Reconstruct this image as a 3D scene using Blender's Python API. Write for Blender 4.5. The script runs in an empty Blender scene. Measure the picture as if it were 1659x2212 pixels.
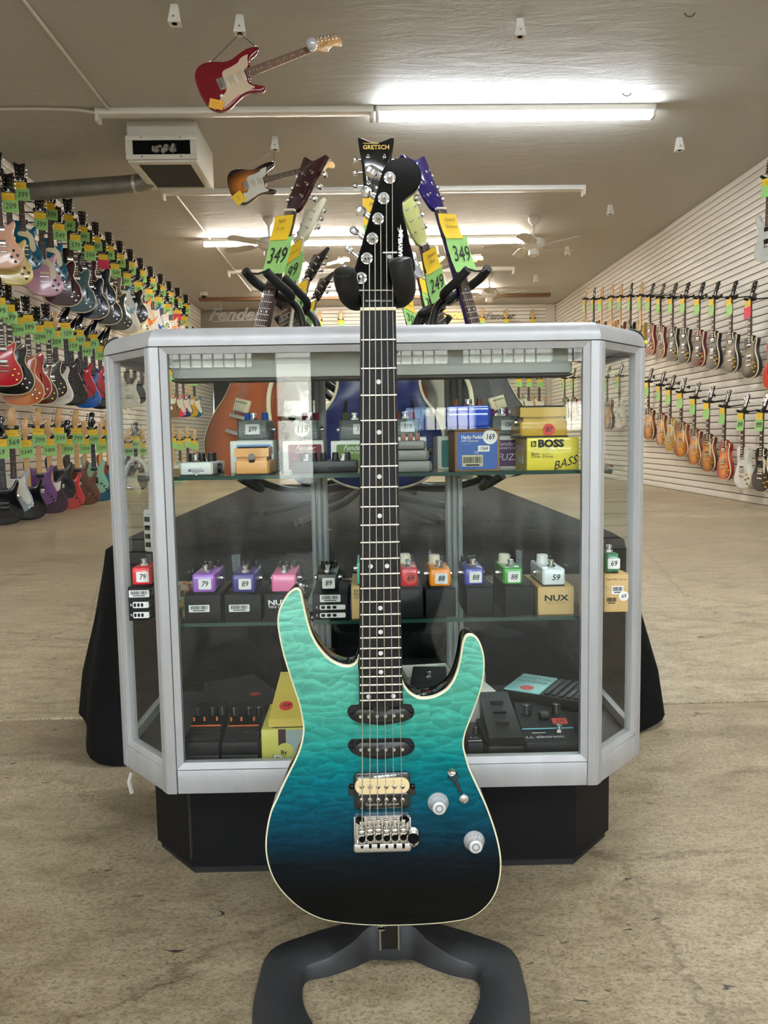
import bpy, bmesh, math, random
import numpy as np
from mathutils import Vector, Matrix
random.seed(4)
PI = math.pi
S = bpy.context.scene
COL = S.collection

# ---------------------------------------------------------------- camera
FPX, CX, CY = 1715.0, 829.5, 1106.0           # focal length and centre in pixels of the 1659 x 2212 frame
CAM = np.array([0.0, 0.0, 0.75])
def _n(v):
    v = np.array(v, float); return v / np.linalg.norm(v)
_Y = _n([(787 - CX) / FPX, (943 - CY) / FPX, 1.0])
_D = _n([(1141 - CX) / FPX, (19330 - CY) / FPX, 1.0]); _D = _n(_D - _Y * _D.dot(_Y))
_X = np.cross(_D, _Y)
RM = np.stack([_X, _Y, -_D])                   # camera (x right, y down, z forward) to world
def P(px, py, axis, val):
    """the point of the place that lies on the plane <axis>=val along a sight line: used to measure the photograph"""
    d = RM @ np.array([(px - CX) / FPX, (py - CY) / FPX, 1.0])
    t = (val - CAM[axis]) / d[axis]
    return Vector(CAM + t * d)
cam = bpy.data.cameras.new('camera'); camo = bpy.data.objects.new('camera', cam); COL.objects.link(camo)
cam.sensor_fit = 'HORIZONTAL'; cam.sensor_width = 36.0; cam.lens = FPX / 1659 * 36.0
cam.clip_start = 0.05; cam.clip_end = 200
camo.matrix_world = Matrix([[RM[0][0], -RM[0][1], -RM[0][2], CAM[0]], [RM[1][0], -RM[1][1], -RM[1][2], CAM[1]],
                            [RM[2][0], -RM[2][1], -RM[2][2], CAM[2]], [0, 0, 0, 1]])
S.camera = camo

# ---------------------------------------------------------------- world, exposure
S.view_settings.view_transform = 'Standard'; S.view_settings.look = 'None'
S.view_settings.exposure = 0.0; S.view_settings.gamma = 1.0; S.view_settings.use_curve_mapping = False
W = bpy.data.worlds.new('sky'); S.world = W; W.use_nodes = True
bg = W.node_tree.nodes['Background']
bg.inputs[0].default_value = (0.80, 0.90, 1.0, 1); bg.inputs[1].default_value = 52.0
sun = bpy.data.lights.new('sun', 'SUN'); sun.energy = 300.0; sun.angle = 0.01; sun.color = (1.0, 0.95, 0.88)   # shines over the roof onto the street side
suno = bpy.data.objects.new('sun', sun); COL.objects.link(suno); suno.rotation_euler = (math.radians(-42), 0, math.radians(8))
TUBE_COOL, TUBE_WARM = ((0.86, 0.94, 1.0), 120.0), ((1.0, 0.92, 0.80), 120.0)
cy = S.cycles
cy.use_denoising = True; cy.max_bounces = 10; cy.diffuse_bounces = 4; cy.glossy_bounces = 5
cy.transparent_max_bounces = 24; cy.transmission_bounces = 8; cy.sample_clamp_indirect = 12.0
cy.caustics_reflective = False; cy.caustics_refractive = False
def portal(name, x, y, z, sx, sz):
    l = bpy.data.lights.new(name, 'AREA'); l.shape = 'RECTANGLE'; l.size = sx; l.size_y = sz
    l.cycles.is_portal = True
    o = bpy.data.objects.new(name, l); COL.objects.link(o); o.location = (x, y, z); o.rotation_euler = (PI / 2, 0, 0)
    o['kind'] = 'structure'

# ---------------------------------------------------------------- materials
def lin(c):
    return tuple(((v / 255) / 12.92 if v / 255 <= 0.04045 else (((v / 255) + 0.055) / 1.055) ** 2.4) for v in c[:3])
_M = {}
def mat(name, rgb=(128, 128, 128), rough=0.5, metal=0.0, coat=0.0, spec=0.5, emit=None, alpha=None, bump=None, var=None):
    if name in _M: return _M[name]
    m = bpy.data.materials.new(name); m.use_nodes = True; _M[name] = m
    nt = m.node_tree; b = nt.nodes['Principled BSDF']
    c = lin(rgb); b.inputs['Base Color'].default_value = (*c, 1)
    b.inputs['Roughness'].default_value = rough; b.inputs['Metallic'].default_value = metal
    b.inputs['Coat Weight'].default_value = coat; b.inputs['Coat Roughness'].default_value = 0.04
    b.inputs['Specular IOR Level'].default_value = spec
    if emit:
        b.inputs['Emission Color'].default_value = (*emit[0], 1); b.inputs['Emission Strength'].default_value = emit[1]
    tc = None
    if bump or var:
        tc = nt.nodes.new('ShaderNodeTexCoord')
    if bump:
        n = nt.nodes.new('ShaderNodeTexNoise'); n.inputs['Scale'].default_value = bump[0]; n.inputs['Detail'].default_value = 4
        bp = nt.nodes.new('ShaderNodeBump'); bp.inputs['Strength'].default_value = bump[1]; bp.inputs['Distance'].default_value = bump[2] if len(bump) > 2 else 0.002
        nt.links.new(tc.outputs['Object'], n.inputs['Vector']); nt.links.new(n.outputs['Fac'], bp.inputs['Height'])
        nt.links.new(bp.outputs['Normal'], b.inputs['Normal'])
    if var:
        n = nt.nodes.new('ShaderNodeTexNoise'); n.inputs['Scale'].default_value = var[0]; n.inputs['Detail'].default_value = 5
        mp = nt.nodes.new('ShaderNodeMapping'); mp.inputs['Scale'].default_value = var[3] if len(var) > 3 else (1, 1, 1)
        r = nt.nodes.new('ShaderNodeMapRange'); r.inputs['From Min'].default_value = 0.3; r.inputs['From Max'].default_value = 0.7
        mx = nt.nodes.new('ShaderNodeMix'); mx.data_type = 'RGBA'
        mx.inputs['A'].default_value = (*c, 1); mx.inputs['B'].default_value = (*lin(var[1]), 1)
        nt.links.new(tc.outputs['Object'], mp.inputs['Vector']); nt.links.new(mp.outputs['Vector'], n.inputs['Vector'])
        nt.links.new(n.outputs['Fac'], r.inputs['Value']); r.inputs['To Max'].default_value = var[2]
        nt.links.new(r.outputs['Result'], mx.inputs['Factor']); nt.links.new(mx.outputs['Result'], b.inputs['Base Color'])
    return m
def glass(name, tint, boost=1.0):
    """a clear pane: Fresnel mirror over tinted see-through"""
    if name in _M: return _M[name]
    m = bpy.data.materials.new(name); m.use_nodes = True; _M[name] = m
    nt = m.node_tree; nt.nodes.clear()
    o = nt.nodes.new('ShaderNodeOutputMaterial'); mx = nt.nodes.new('ShaderNodeMixShader')
    t = nt.nodes.new('ShaderNodeBsdfTransparent'); g = nt.nodes.new('ShaderNodeBsdfGlossy'); f = nt.nodes.new('ShaderNodeFresnel')
    t.inputs[0].default_value = (*tint, 1); g.inputs['Roughness'].default_value = 0.0; f.inputs[0].default_value = 1.5
    k = nt.nodes.new('ShaderNodeMath'); k.operation = 'MULTIPLY'; k.inputs[1].default_value = boost; k.use_clamp = True
    # a box pane is entered and left: the inner face must not mirror from within
    ge = nt.nodes.new('ShaderNodeNewGeometry'); iv = nt.nodes.new('ShaderNodeMath'); iv.operation = 'SUBTRACT'; iv.inputs[0].default_value = 1.0
    k2 = nt.nodes.new('ShaderNodeMath'); k2.operation = 'MULTIPLY'
    nt.links.new(ge.outputs['Backfacing'], iv.inputs[1]); nt.links.new(f.outputs[0], k.inputs[0])
    nt.links.new(k.outputs[0], k2.inputs[0]); nt.links.new(iv.outputs[0], k2.inputs[1])
    nt.links.new(k2.outputs[0], mx.inputs[0]); nt.links.new(t.outputs[0], mx.inputs[1]); nt.links.new(g.outputs[0], mx.inputs[2])
    nt.links.new(mx.outputs[0], o.inputs[0])
    return m
def N(nt, kind, **kw):
    n = nt.nodes.new(kind)
    for k, v in kw.items():
        if k.startswith('i_'):
            key = k[2:].replace('_', ' '); n.inputs[int(key) if key.isdigit() else key].default_value = v
        else: setattr(n, k, v)
    return n
def ramp(nt, stops):
    r = nt.nodes.new('ShaderNodeValToRGB'); e = r.color_ramp.elements
    while len(e) < len(stops): e.new(0.5)
    for el, (p, c) in zip(e, stops):
        el.position = p; el.color = (*lin(c), 1)
    return r

# ---------------------------------------------------------------- mesh helpers
class MB:
    def __init__(s): s.v, s.f, s.m = [], [], []
    def add(s, vs, fs, mi=0):
        o = len(s.v); s.v += [tuple(v) for v in vs]; s.f += [tuple(i + o for i in f) for f in fs]; s.m += [mi] * len(fs); return s
    def box(s, x0, x1, y0, y1, z0, z1, mi=0, M=None, bev=0.0):
        if bev > 0:
            b = min(bev, (x1 - x0) / 2.01, (y1 - y0) / 2.01, (z1 - z0) / 2.01)
            pts = [(x0 + b, y0 + b), (x1 - b, y0 + b), (x1 - b, y1 - b), (x0 + b, y1 - b)]
            o = [(x0 + b, y0), (x1 - b, y0), (x1, y0 + b), (x1, y1 - b), (x1 - b, y1), (x0 + b, y1), (x0, y1 - b), (x0, y0 + b)]
            q = .293 * b
            c8 = lambda i: [(x0 + b + (0 if not i else 0), y0 + i), (x1 - b, y0 + i), (x1 - i, y0 + b), (x1 - i, y1 - b), (x1 - b, y1 - i), (x0 + b, y1 - i), (x0 + i, y1 - b), (x0 + i, y0 + b)]
            rings = [[(x, y, z0) for x, y in c8(b * .9)], [(x, y, z0 + q) for x, y in c8(q)], [(x, y, z0 + b) for x, y in c8(0)],
                     [(x, y, z1 - b) for x, y in c8(0)], [(x, y, z1 - q) for x, y in c8(q)], [(x, y, z1) for x, y in c8(b * .9)]]
            return s.loft(rings, mi, True, M)
        vs = [(x0, y0, z0), (x1, y0, z0), (x1, y1, z0), (x0, y1, z0), (x0, y0, z1), (x1, y0, z1), (x1, y1, z1), (x0, y1, z1)]
        if M is not None: vs = [tuple(M @ Vector(v)) for v in vs]
        return s.add(vs, [(0, 3, 2, 1), (4, 5, 6, 7), (0, 1, 5, 4), (1, 2, 6, 5), (2, 3, 7, 6), (3, 0, 4, 7)], mi)
    def loft(s, rings, mi=0, cap=True, M=None, close=True):
        n = len(rings[0]); vs = [p for r in rings for p in r]
        if M is not None: vs = [tuple(M @ Vector(v)) for v in vs]
        fs = []
        for k in range(len(rings) - 1):
            for i in range(n if close else n - 1):
                j = (i + 1) % n; fs.append((k * n + i, k * n + j, (k + 1) * n + j, (k + 1) * n + i))
        if cap:
            fs.append(tuple(reversed(range(n)))); fs.append(tuple(range((len(rings) - 1) * n, len(rings) * n)))
        return s.add(vs, fs, mi)
    def cyl(s, a, b, r0, r1=None, n=12, mi=0, cap=True):
        r1 = r0 if r1 is None else r1
        return s.prof(a, b, [(0, r0), (1, r1)], n, mi, cap)
    def prof(s, a, b, pr, n=12, mi=0, cap=True):
        """turned shape along a-b: pr = [(fraction, radius)]"""
        a, b = Vector(a), Vector(b); d = (b - a); z = d.normalized()
        u = z.orthogonal().normalized(); w = z.cross(u)
        rings = [[tuple(a + d * t + (u * math.cos(2 * PI * i / n) + w * math.sin(2 * PI * i / n)) * max(r, 1e-5)) for i in range(n)] for t, r in pr]
        return s.loft(rings, mi, cap)
    def tube(s, pts, r, n=8, mi=0):
        pts = [Vector(p) for p in pts]; rings = []; u = None
        for i, p in enumerate(pts):
            d = (pts[min(i + 1, len(pts) - 1)] - pts[max(i - 1, 0)]).normalized()
            u = d.orthogonal().normalized() if u is None else (u - d * u.dot(d)).normalized()
            w = d.cross(u); rr = r[i] if isinstance(r, (list, tuple)) else r
            rings.append([tuple(p + (u * math.cos(2 * PI * k / n) + w * math.sin(2 * PI * k / n)) * rr) for k in range(n)])
        return s.loft(rings, mi, True)
    def sphere(s, c, r, n=12, mi=0, sz=1.0):
        k = n // 2 + 1; rings = []
        for j in range(k):
            a = -PI / 2 + PI * j / (k - 1); rr = max(r * math.cos(a), 1e-5)
            rings.append([(c[0] + rr * math.cos(2 * PI * i / n), c[1] + rr * math.sin(2 * PI * i / n), c[2] + r * sz * math.sin(a)) for i in range(n)])
        return s.loft(rings, mi, True)
    def slab(s, pts, loops, mi=0, cap=(True, True), mcap=None):
        """pts: outline in x,z going anticlockwise seen from -y (the front); loops: (inset, y)"""
        n = len(pts); nor = []
        for i in range(n):
            ax, az = pts[i - 1]; bx, bz = pts[(i + 1) % n]; dx, dz = bx - ax, bz - az; L = math.hypot(dx, dz) or 1
            nor.append((dz / L, -dx / L))
        rings = [[(p[0] - q[0] * ins, y, p[1] - q[1] * ins) for p, q in zip(pts, nor)] for ins, y in loops]
        s.loft(rings, mi, False)
        o = len(s.v) - n * len(rings)
        if cap[0]: s.f.append(tuple(o + i for i in range(n))); s.m.append(mi if mcap is None else mcap)
        if cap[1]: s.f.append(tuple(o + n * (len(rings) - 1) + i for i in reversed(range(n)))); s.m.append(mi)
        return s
    def mesh(s, name, smooth=40):
        me = bpy.data.meshes.new(name); me.from_pydata(s.v, [], s.f); me.polygons.foreach_set('material_index', s.m)
        bm = bmesh.new(); bm.from_mesh(me); bmesh.ops.recalc_face_normals(bm, faces=bm.faces); bm.to_mesh(me); bm.free()
        if smooth:
            me.polygons.foreach_set('use_smooth', [True] * len(s.f)); me.set_sharp_from_angle(angle=math.radians(smooth))
        me.update(); return me
    def build(s, name, mats, parent=None, smooth=40, kind=None):
        return put(name, s.mesh(name, smooth), mats, parent, kind)
def put(name, me, mats, parent=None, kind=None, obj_mats=False):
    o = bpy.data.objects.new(name, me); COL.objects.link(o)
    mats = mats if isinstance(mats, (list, tuple)) else [mats]
    if obj_mats:
        for i, m in enumerate(mats):
            if len(me.materials) <= i: me.materials.append(m)
            o.material_slots[i].link = 'OBJECT'; o.material_slots[i].material = m
    elif not me.materials:
        for m in mats: me.materials.append(m)
    if parent is not None: o.parent = parent
    if kind: o['kind'] = kind
    return o
def thing(name, label, cat, loc=(0, 0, 0), rot=(0, 0, 0), group=None, M=None):
    o = bpy.data.objects.new(name, None); COL.objects.link(o); o.empty_display_size = 0.05
    if M is not None: o.matrix_world = M
    else: o.location = loc; o.rotation_euler = rot
    o['label'] = label; o['category'] = cat
    if group: o['group'] = group
    return o
def tag(o, label, cat, group=None):
    o['label'] = label; o['category'] = cat
    if group: o['group'] = group
    return o
def smoothed(pts, k=6, closed=True):
    """Catmull-Rom through pts"""
    out = []; n = len(pts); p = [np.array(q, float) for q in pts]
    rng = range(n) if closed else range(n - 1)
    for i in rng:
        g = (lambda j: p[j % n]) if closed else (lambda j: p[min(max(j, 0), n - 1)])
        a, b, c, d = g(i - 1), g(i), g(i + 1), g(i + 2)
        for t in np.linspace(0, 1, k, endpoint=False):
            out.append(tuple(0.5 * ((2 * b) + (-a + c) * t + (2 * a - 5 * b + 4 * c - d) * t * t + (-a + 3 * b - 3 * c + d) * t ** 3)))
    if not closed: out.append(tuple(p[-1]))
    return out
def rrect(x0, x1, z0, z1, r, k=4):
    r = min(r, abs(x1 - x0) / 2.001, abs(z1 - z0) / 2.001)
    out = []
    for cx, cz, a0 in ((x1 - r, z0 + r, -90), (x1 - r, z1 - r, 0), (x0 + r, z1 - r, 90), (x0 + r, z0 + r, 180)):
        for i in range(k + 1):
            a = math.radians(a0 + 90 * i / k); out.append((cx + r * math.cos(a), cz + r * math.sin(a)))
    return out
_T = {}
def text(s, size, loc, m, parent=None, rot=(PI / 2, 0, 0), name='lettering', shear=0.0, sx=1.0, align='CENTER', bold=0.0):
    key = (s, round(size, 5), m.name, shear, align, bold)
    if key not in _T:
        c = bpy.data.curves.new('lettering', 'FONT'); c.body = s; c.size = size; c.align_x = align; c.align_y = 'CENTER'
        c.shear = shear; c.resolution_u = 2; c.materials.append(m); c.offset = bold
        if name == 'lettering':
            q = bpy.data.objects.new('lettering', c); COL.objects.link(q); dg = bpy.context.evaluated_depsgraph_get()
            me = bpy.data.meshes.new_from_object(q.evaluated_get(dg)); bpy.data.objects.remove(q); bpy.data.curves.remove(c); c = me
            if not me.materials: me.materials.append(m)
        _T[key] = c
    o = bpy.data.objects.new(name, _T[key]); COL.objects.link(o)
    o.location = loc; o.rotation_euler = rot; o.scale = (sx, 1, 1)
    if parent is not None: o.parent = parent
    return o
# ================================================================ THE ROOM
XL0, XL1, XR0, XR1 = -3.655, -3.47, 3.97, 4.165      # wall faces at the floor and at the ceiling (neither wall is quite plumb)
ZC, YF, YB = 3.52, -9.0, 17.25
def wl(z): return XL0 + (XL1 - XL0) * z / ZC
def wr(z): return XR0 + (XR1 - XR0) * z / ZC
# floor: worn sealed concrete
def concrete():
    m = bpy.data.materials.new('worn_concrete'); m.use_nodes = True; nt = m.node_tree; L = nt.links; b = nt.nodes['Principled BSDF']
    tc = N(nt, 'ShaderNodeTexCoord')
    big = N(nt, 'ShaderNodeTexNoise', i_Scale=0.9, i_Detail=6.0, i_Roughness=0.6); L.new(tc.outputs['Object'], big.inputs['Vector'])
    mp = N(nt, 'ShaderNodeMapping'); mp.inputs['Scale'].default_value = (7, 16, 1); L.new(tc.outputs['Object'], mp.inputs['Vector'])
    mid = N(nt, 'ShaderNodeTexNoise', i_Scale=1.0, i_Detail=9.0, i_Roughness=0.75, i_Distortion=0.6); L.new(mp.outputs[0], mid.inputs['Vector'])
    mp3 = N(nt, 'ShaderNodeMapping'); mp3.inputs['Scale'].default_value = (120, 210, 1); L.new(tc.outputs['Object'], mp3.inputs['Vector'])
    fine = N(nt, 'ShaderNodeTexNoise', i_Scale=1.0, i_Detail=4.0, i_Roughness=0.7, i_Distortion=1.2); L.new(mp3.outputs[0], fine.inputs['Vector'])
    r1 = ramp(nt, [(0.30, (134, 119, 96)), (0.45, (184, 166, 136)), (0.58, (204, 187, 157)), (0.8, (222, 209, 184))]); L.new(mid.outputs['Fac'], r1.inputs[0])
    r2 = ramp(nt, [(0.32, (190, 190, 192)), (0.66, (255, 255, 255))]); L.new(big.outputs['Fac'], r2.inputs[0])
    r3 = ramp(nt, [(0.28, (84, 78, 68)), (0.42, (190, 184, 174)), (0.54, (255, 255, 255))]); L.new(fine.outputs['Fac'], r3.inputs[0])
    m1 = N(nt, 'ShaderNodeMix', data_type='RGBA', blend_type='MULTIPLY', i_Factor=0.75); L.new(r1.outputs[0], m1.inputs['A']); L.new(r2.outputs[0], m1.inputs['B'])
    m2 = N(nt, 'ShaderNodeMix', data_type='RGBA', blend_type='MULTIPLY', i_Factor=0.8); L.new(m1.outputs['Result'], m2.inputs['A']); L.new(r3.outputs[0], m2.inputs['B'])
    # black rubber scuffs and chips
    mp4 = N(nt, 'ShaderNodeMapping'); mp4.inputs['Scale'].default_value = (9, 17, 1); mp4.inputs['Rotation'].default_value = (0, 0, 0.2); L.new(tc.outputs['Object'], mp4.inputs['Vector'])
    sp = N(nt, 'ShaderNodeTexNoise', i_Scale=1.6, i_Detail=3.0, i_Roughness=0.8, i_Distortion=0.8); L.new(mp4.outputs[0], sp.inputs['Vector'])
    r4 = ramp(nt, [(0.665, (0, 0, 0)), (0.70, (255, 255, 255))]); L.new(sp.outputs['Fac'], r4.inputs[0])
    m3 = N(nt, 'ShaderNodeMix', data_type='RGBA'); m3.inputs['B'].default_value = (*lin((58, 54, 48)), 1)
    L.new(r4.outputs[0], m3.inputs['Factor']); L.new(m2.outputs['Result'], m3.inputs['A'])
    # hair cracks
    v = N(nt, 'ShaderNodeTexVoronoi', feature='DISTANCE_TO_EDGE', i_Scale=0.55); wv = N(nt, 'ShaderNodeMix', data_type='VECTOR', i_Factor=0.12)
    L.new(tc.outputs['Object'], wv.inputs['A']); L.new(mid.outputs['Color'], wv.inputs['B']); L.new(wv.outputs['Result'], v.inputs['Vector'])
    r5 = ramp(nt, [(0.0, (150, 140, 125)), (0.003, (255, 255, 255))]); L.new(v.outputs['Distance'], r5.inputs[0])
    m4 = N(nt, 'ShaderNodeMix', data_type='RGBA', blend_type='MULTIPLY', i_Factor=0.6); L.new(m3.outputs['Result'], m4.inputs['A']); L.new(r5.outputs[0], m4.inputs['B'])
    L.new(m4.outputs['Result'], b.inputs['Base Color'])
    rr = N(nt, 'ShaderNodeMapRange'); rr.inputs['From Min'].default_value = 0.3; rr.inputs['From Max'].default_value = 0.7; rr.inputs['To Min'].default_value = 0.30; rr.inputs['To Max'].default_value = 0.5
    L.new(mid.outputs['Fac'], rr.inputs['Value']); L.new(rr.outputs[0], b.inputs['Roughness'])
    bp = N(nt, 'ShaderNodeBump', i_Strength=0.35, i_Distance=0.002); L.new(fine.outputs['Fac'], bp.inputs['Height']); L.new(bp.outputs[0], b.inputs['Normal'])
    b.inputs['Specular IOR Level'].default_value = 0.45
    return m
CONC = concrete()
fl = MB().box(-5, 5.5, YF - 8, YB + 2.5, -0.10, -0.014).build('floor', CONC, kind='structure')
for y0, y1 in ((YF - 8, -2.6), (-2.59, 2.112), (2.124, 6.8), (6.81, YB + 2.5)):
    MB().box(-5, 5.5, y0, y1, -0.05, 0.0, bev=0.003).build('concrete_slab', CONC, fl)
# ceiling: painted plaster
def plaster():
    m = mat('ceiling_plaster', (180, 177, 170), rough=0.6, spec=0.2); nt = m.node_tree; L = nt.links; b = nt.nodes['Principled BSDF']
    tc = N(nt, 'ShaderNodeTexCoord'); mp = N(nt, 'ShaderNodeMapping'); mp.inputs['Scale'].default_value = (1.3, 4, 1); L.new(tc.outputs['Object'], mp.inputs['Vector'])
    a = N(nt, 'ShaderNodeTexNoise', i_Scale=1.6, i_Detail=8.0, i_Roughness=0.62, i_Distortion=0.5); L.new(mp.outputs[0], a.inputs['Vector'])
    bp = N(nt, 'ShaderNodeBump', i_Strength=0.55, i_Distance=0.02); L.new(a.outputs['Fac'], bp.inputs['Height']); L.new(bp.outputs[0], b.inputs['Normal'])
    return m
MB().box(-5, 5.5, YF - 0.2, YB + 2.5, ZC, ZC + 0.1).build('ceiling', plaster(), kind='structure')
SLAT = mat('slat_panel', (230, 225, 216), rough=0.42, var=(1.2, (218, 211, 200), 0.7, (1, .3, 3)))
GRV = mat('slat_groove', (70, 56, 44), rough=0.8)
NS = 46; PITCH = ZC / NS
def slat_wall(name, sgn, f, y0, y1):
    w = MB(); t = 0.1
    x0, x1 = f(0), f(ZC)
    w.add([(x0 + sgn * .012, y0, 0), (x0 + sgn * t, y0, 0), (x1 + sgn * t, y0, ZC), (x1 + sgn * .012, y0, ZC),
           (x0 + sgn * .012, y1, 0), (x0 + sgn * t, y1, 0), (x1 + sgn * t, y1, ZC), (x1 + sgn * .012, y1, ZC)],
          [(0, 1, 2, 3), (4, 7, 6, 5), (0, 4, 5, 1), (1, 5, 6, 2), (2, 6, 7, 3), (3, 7, 4, 0)])
    w = w.build(name, GRV, kind='structure')
    lean = math.atan2(x1 - x0, ZC); me = MB().box(min(0, sgn * .011), max(0, sgn * .011), y0, y1, 0.0, PITCH - 0.0095, bev=0.0012).mesh('slat')
    me.materials.append(SLAT)
    for k in range(NS):
        z = k * PITCH + 0.006; o = put('slat', me, [], w); o.location = (f(z), 0, z); o.rotation_euler = (0, lean, 0)
slat_wall('wall_left', -1, wl, YF, YB + 1.9); slat_wall('wall_right', 1, wr, YF, YB)
# back wall: slats from the recess to the corner
wb = MB().box(-1.5, 4.3, YB + .012, YB + .12, 0, ZC).build('wall_back', GRV, kind='structure')
me = MB().box(-1.5, 4.18, YB, YB + .011, 0, PITCH - 0.0095, bev=0.001).mesh('slat'); me.materials.append(mat('back_slat', (222, 216, 204), rough=0.45))
for k in range(NS):
    put('slat', me, [], wb).location = (0, 0, k * PITCH + .006)
MB().box(3.94, 4.13, YB - .03, YB - .002, 0, ZC).build('trim_1', mat('corner_post', (196, 188, 176), .5), kind='structure')
MB().box(-1.55, -1.5, YB, YB + 2.0, 0, ZC).build('wall_recess_side', mat('recess_paint', (150, 142, 130), .6), kind='structure')
MB().box(-5, -1.5, YB + 2.0, YB + 2.12, 0, ZC).build('wall_recess', mat('recess_paint', (150, 142, 130), .6), kind='structure')
MB().box(-5, -1.5, YB + .3, YB + .42, 2.95, ZC).build('trim_2', mat('recess_beam', (120, 112, 100), .6), kind='structure')
# dark rear units seen through the showcase glass
MB().box(-3.5, -2.35, YB + 1.6, YB + 1.98, 0, 2.5).build('door_2', mat('black_door', (22, 22, 24), .4), kind='structure')
ex = thing('exit_sign', 'red lit exit sign over the black door in the rear recess', 'sign', (-2.98, YB + 1.55, 1.92))
MB().box(-.2, .2, 0, .05, -.1, .1, bev=.01).build('housing', mat('sign_black', (18, 18, 20), .4), ex)
text('EXIT', .16, (0, -.003, 0), mat('exit_red', (255, 30, 30), emit=((1, .05, .05), 3.0)), ex)
# storefront behind the camera (seen only as reflections and daylight)
FW = mat('storefront_wall', (120, 116, 108), .6); AL = mat('dark_aluminium', (40, 40, 42), .4, 0.5)
def wallrect(n, x0, x1, z0, z1): MB().box(x0, x1, YF - .1, YF + .1, z0, z1).build(n, FW, kind='structure')
DX0, DX1 = -1.56, -.96
OPEN = [(-3.4, -1.8, 1.72, 2.3), (DX0, DX1, 0.03, 2.08), (-.35, 1.0, 1.72, 2.3), (1.12, 2.5, 1.72, 2.3), (2.62, 3.85, 1.72, 2.3), (.3, 1.4, .78, 1.2), (2.6, 3.4, .75, 1.25)]
def fill(x0, x1, holes):
    xs = sorted({x0, x1, *[h[0] for h in holes], *[h[1] for h in holes]})
    for a, b in zip(xs, xs[1:]):
        hs = sorted([(h[2], h[3]) for h in holes if h[0] <= a and h[1] >= b]); z = 0
        for h0, h1 in hs:
            if h0 > z: wallrect('wall_front', a, b, z, h0)
            z = h1
        if z < ZC: wallrect('wall_front', a, b, z, ZC)
fill(-3.75, 4.3, OPEN)
PANE = glass('window_glass', (.97, .99, .98))
for i, (x0, x1, z0, z1) in enumerate(OPEN):
    n = 'door_1' if i == 1 else 'window_%d' % (i + 1)
    r = bpy.data.objects.new(n, None); COL.objects.link(r); r['kind'] = 'structure'
    f = MB()
    for a in (x0, x1 - .05): f.box(a, a + .05, YF - .06, YF + .06, z0, z1)
    for a in (z0, z1 - .05): f.box(x0, x1, YF - .06, YF + .06, a, a + .05)
    if i == 1: f.box(x0, x1, YF - .06, YF + .06, 1.0, 1.06)
    f.build('window_frame', AL, r)
    MB().box(x0 + .05, x1 - .05, YF - .004, YF + .004, z0 + .05, z1 - .05).build('pane', PANE, r)
    if i != 1:
        g = MB(); x = x0 + .16
        while x < x1 - .1: g.cyl((x, YF - .12, z0), (x, YF - .12, z1), .012, n=6); x += .16
        g.build('security_bars', AL, r, kind='stuff')
    portal('daylight_portal', (x0 + x1) / 2, YF - .13, (z0 + z1) / 2, x1 - x0, z1 - z0)
ST = mat('asphalt', (84, 83, 81), .9); MB().box(-30, 30, -45, YF - 8, -.2, -.05).build('street_ground', ST, kind='structure')
MB().box(-4.5, 5, YF - 8, YF - .2, -.1, 0.001).build('sidewalk_ground', mat('pavement', (104, 101, 96), .85), kind='structure')
# the building across the street (seen only as a reflection in the showcase glass)
bo_ = bpy.data.objects.new('opposite_building', None); COL.objects.link(bo_); bo_.location = (0, -42, -.05); tag(bo_, 'pale building across the street, mirrored in the showcase glass', 'building')
MB().box(-22, 24, -6, 0, 0, 5.2).build('facade', mat('pale_render', (206, 200, 188), .8), bo_); MB().box(-22.2, 24.2, -6, .3, 5.2, 5.6).build('roof_edge', mat('roof_grey', (120, 118, 116), .8), bo_)
for k in (0, 1, 2, 4, 5, 7, 8): MB().box(-20 + k * 5, -17.6 + k * 5, -.05, .03, .9, 3.4).build('window', mat('far_glass', (52, 66, 84), .15), bo_)
# ================================================================ ON THE CEILING
WHT = mat('white_enamel', (225, 222, 214), .35); CHR = mat('chrome', (225, 225, 228), .12, 1.0); BLK = mat('black_plastic', (9, 9, 10), .4, spec=.35)
TOFF = mat('unlit_tube', (228, 228, 222), .3)
_fx = {}
def fixture(x0, x1, y, lit, label, z=ZC):
    t = thing('fluorescent_fixture', label, 'light fixture', ((x0 + x1) / 2, y, z), group='fluorescent tube fixtures on the ceiling'); h = (x1 - x0) / 2
    MB().box(-h, h, -.055, .055, -.05, 0, bev=.006).build('channel', WHT, t)
    for s in (-1, 1): MB().box(s * h - (.03 if s > 0 else -.0), s * h + (.03 if s < 0 else 0), -.05, .05, -.105, -.042, bev=.006).build('lamp_holder', WHT, t)
    if lit: em = mat('tube_' + lit, (255, 255, 255), emit=(TUBE_COOL if lit == 'cool' else TUBE_WARM))
    if lit:
      for s in (-1, 1): MB().cyl((-h + .03, s * .032, -.083), (h - .03, s * .032, -.083), .0165, n=12).build('tube', em, t)
fixture(-2.2, .13, 7.02, None, 'unlit white strip fixture without tubes behind the hanging red guitar')
fixture(.15, 2.53, 7.02, 'cool', 'closest-hung lit fluorescent fixture, bright white tubes in front of the fans')
fixture(-2.2, .15, 9.2, None, 'unlit white strip fixture without tubes behind the hanging sunburst guitar')
fixture(.17, 2.54, 9.2, None, 'unlit white strip fixture without tubes between the nearest lit one and the fans')
fixture(-2.2, .05, 11.4, 'warm', 'lit warm tube fixture beyond the fan behind the sunburst guitar')
fixture(.07, 2.32, 11.4, 'warm', 'lit warm tube fixture beyond the fan on the slat wall side of the black headstock')
fixture(-2.2, .15, 13.5, None, 'unlit strip fixture without tubes beside the hanging cream guitar')
fixture(.17, 2.55, 13.5, None, 'unlit strip fixture without tubes beside the hanging natural wood guitar')
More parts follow.
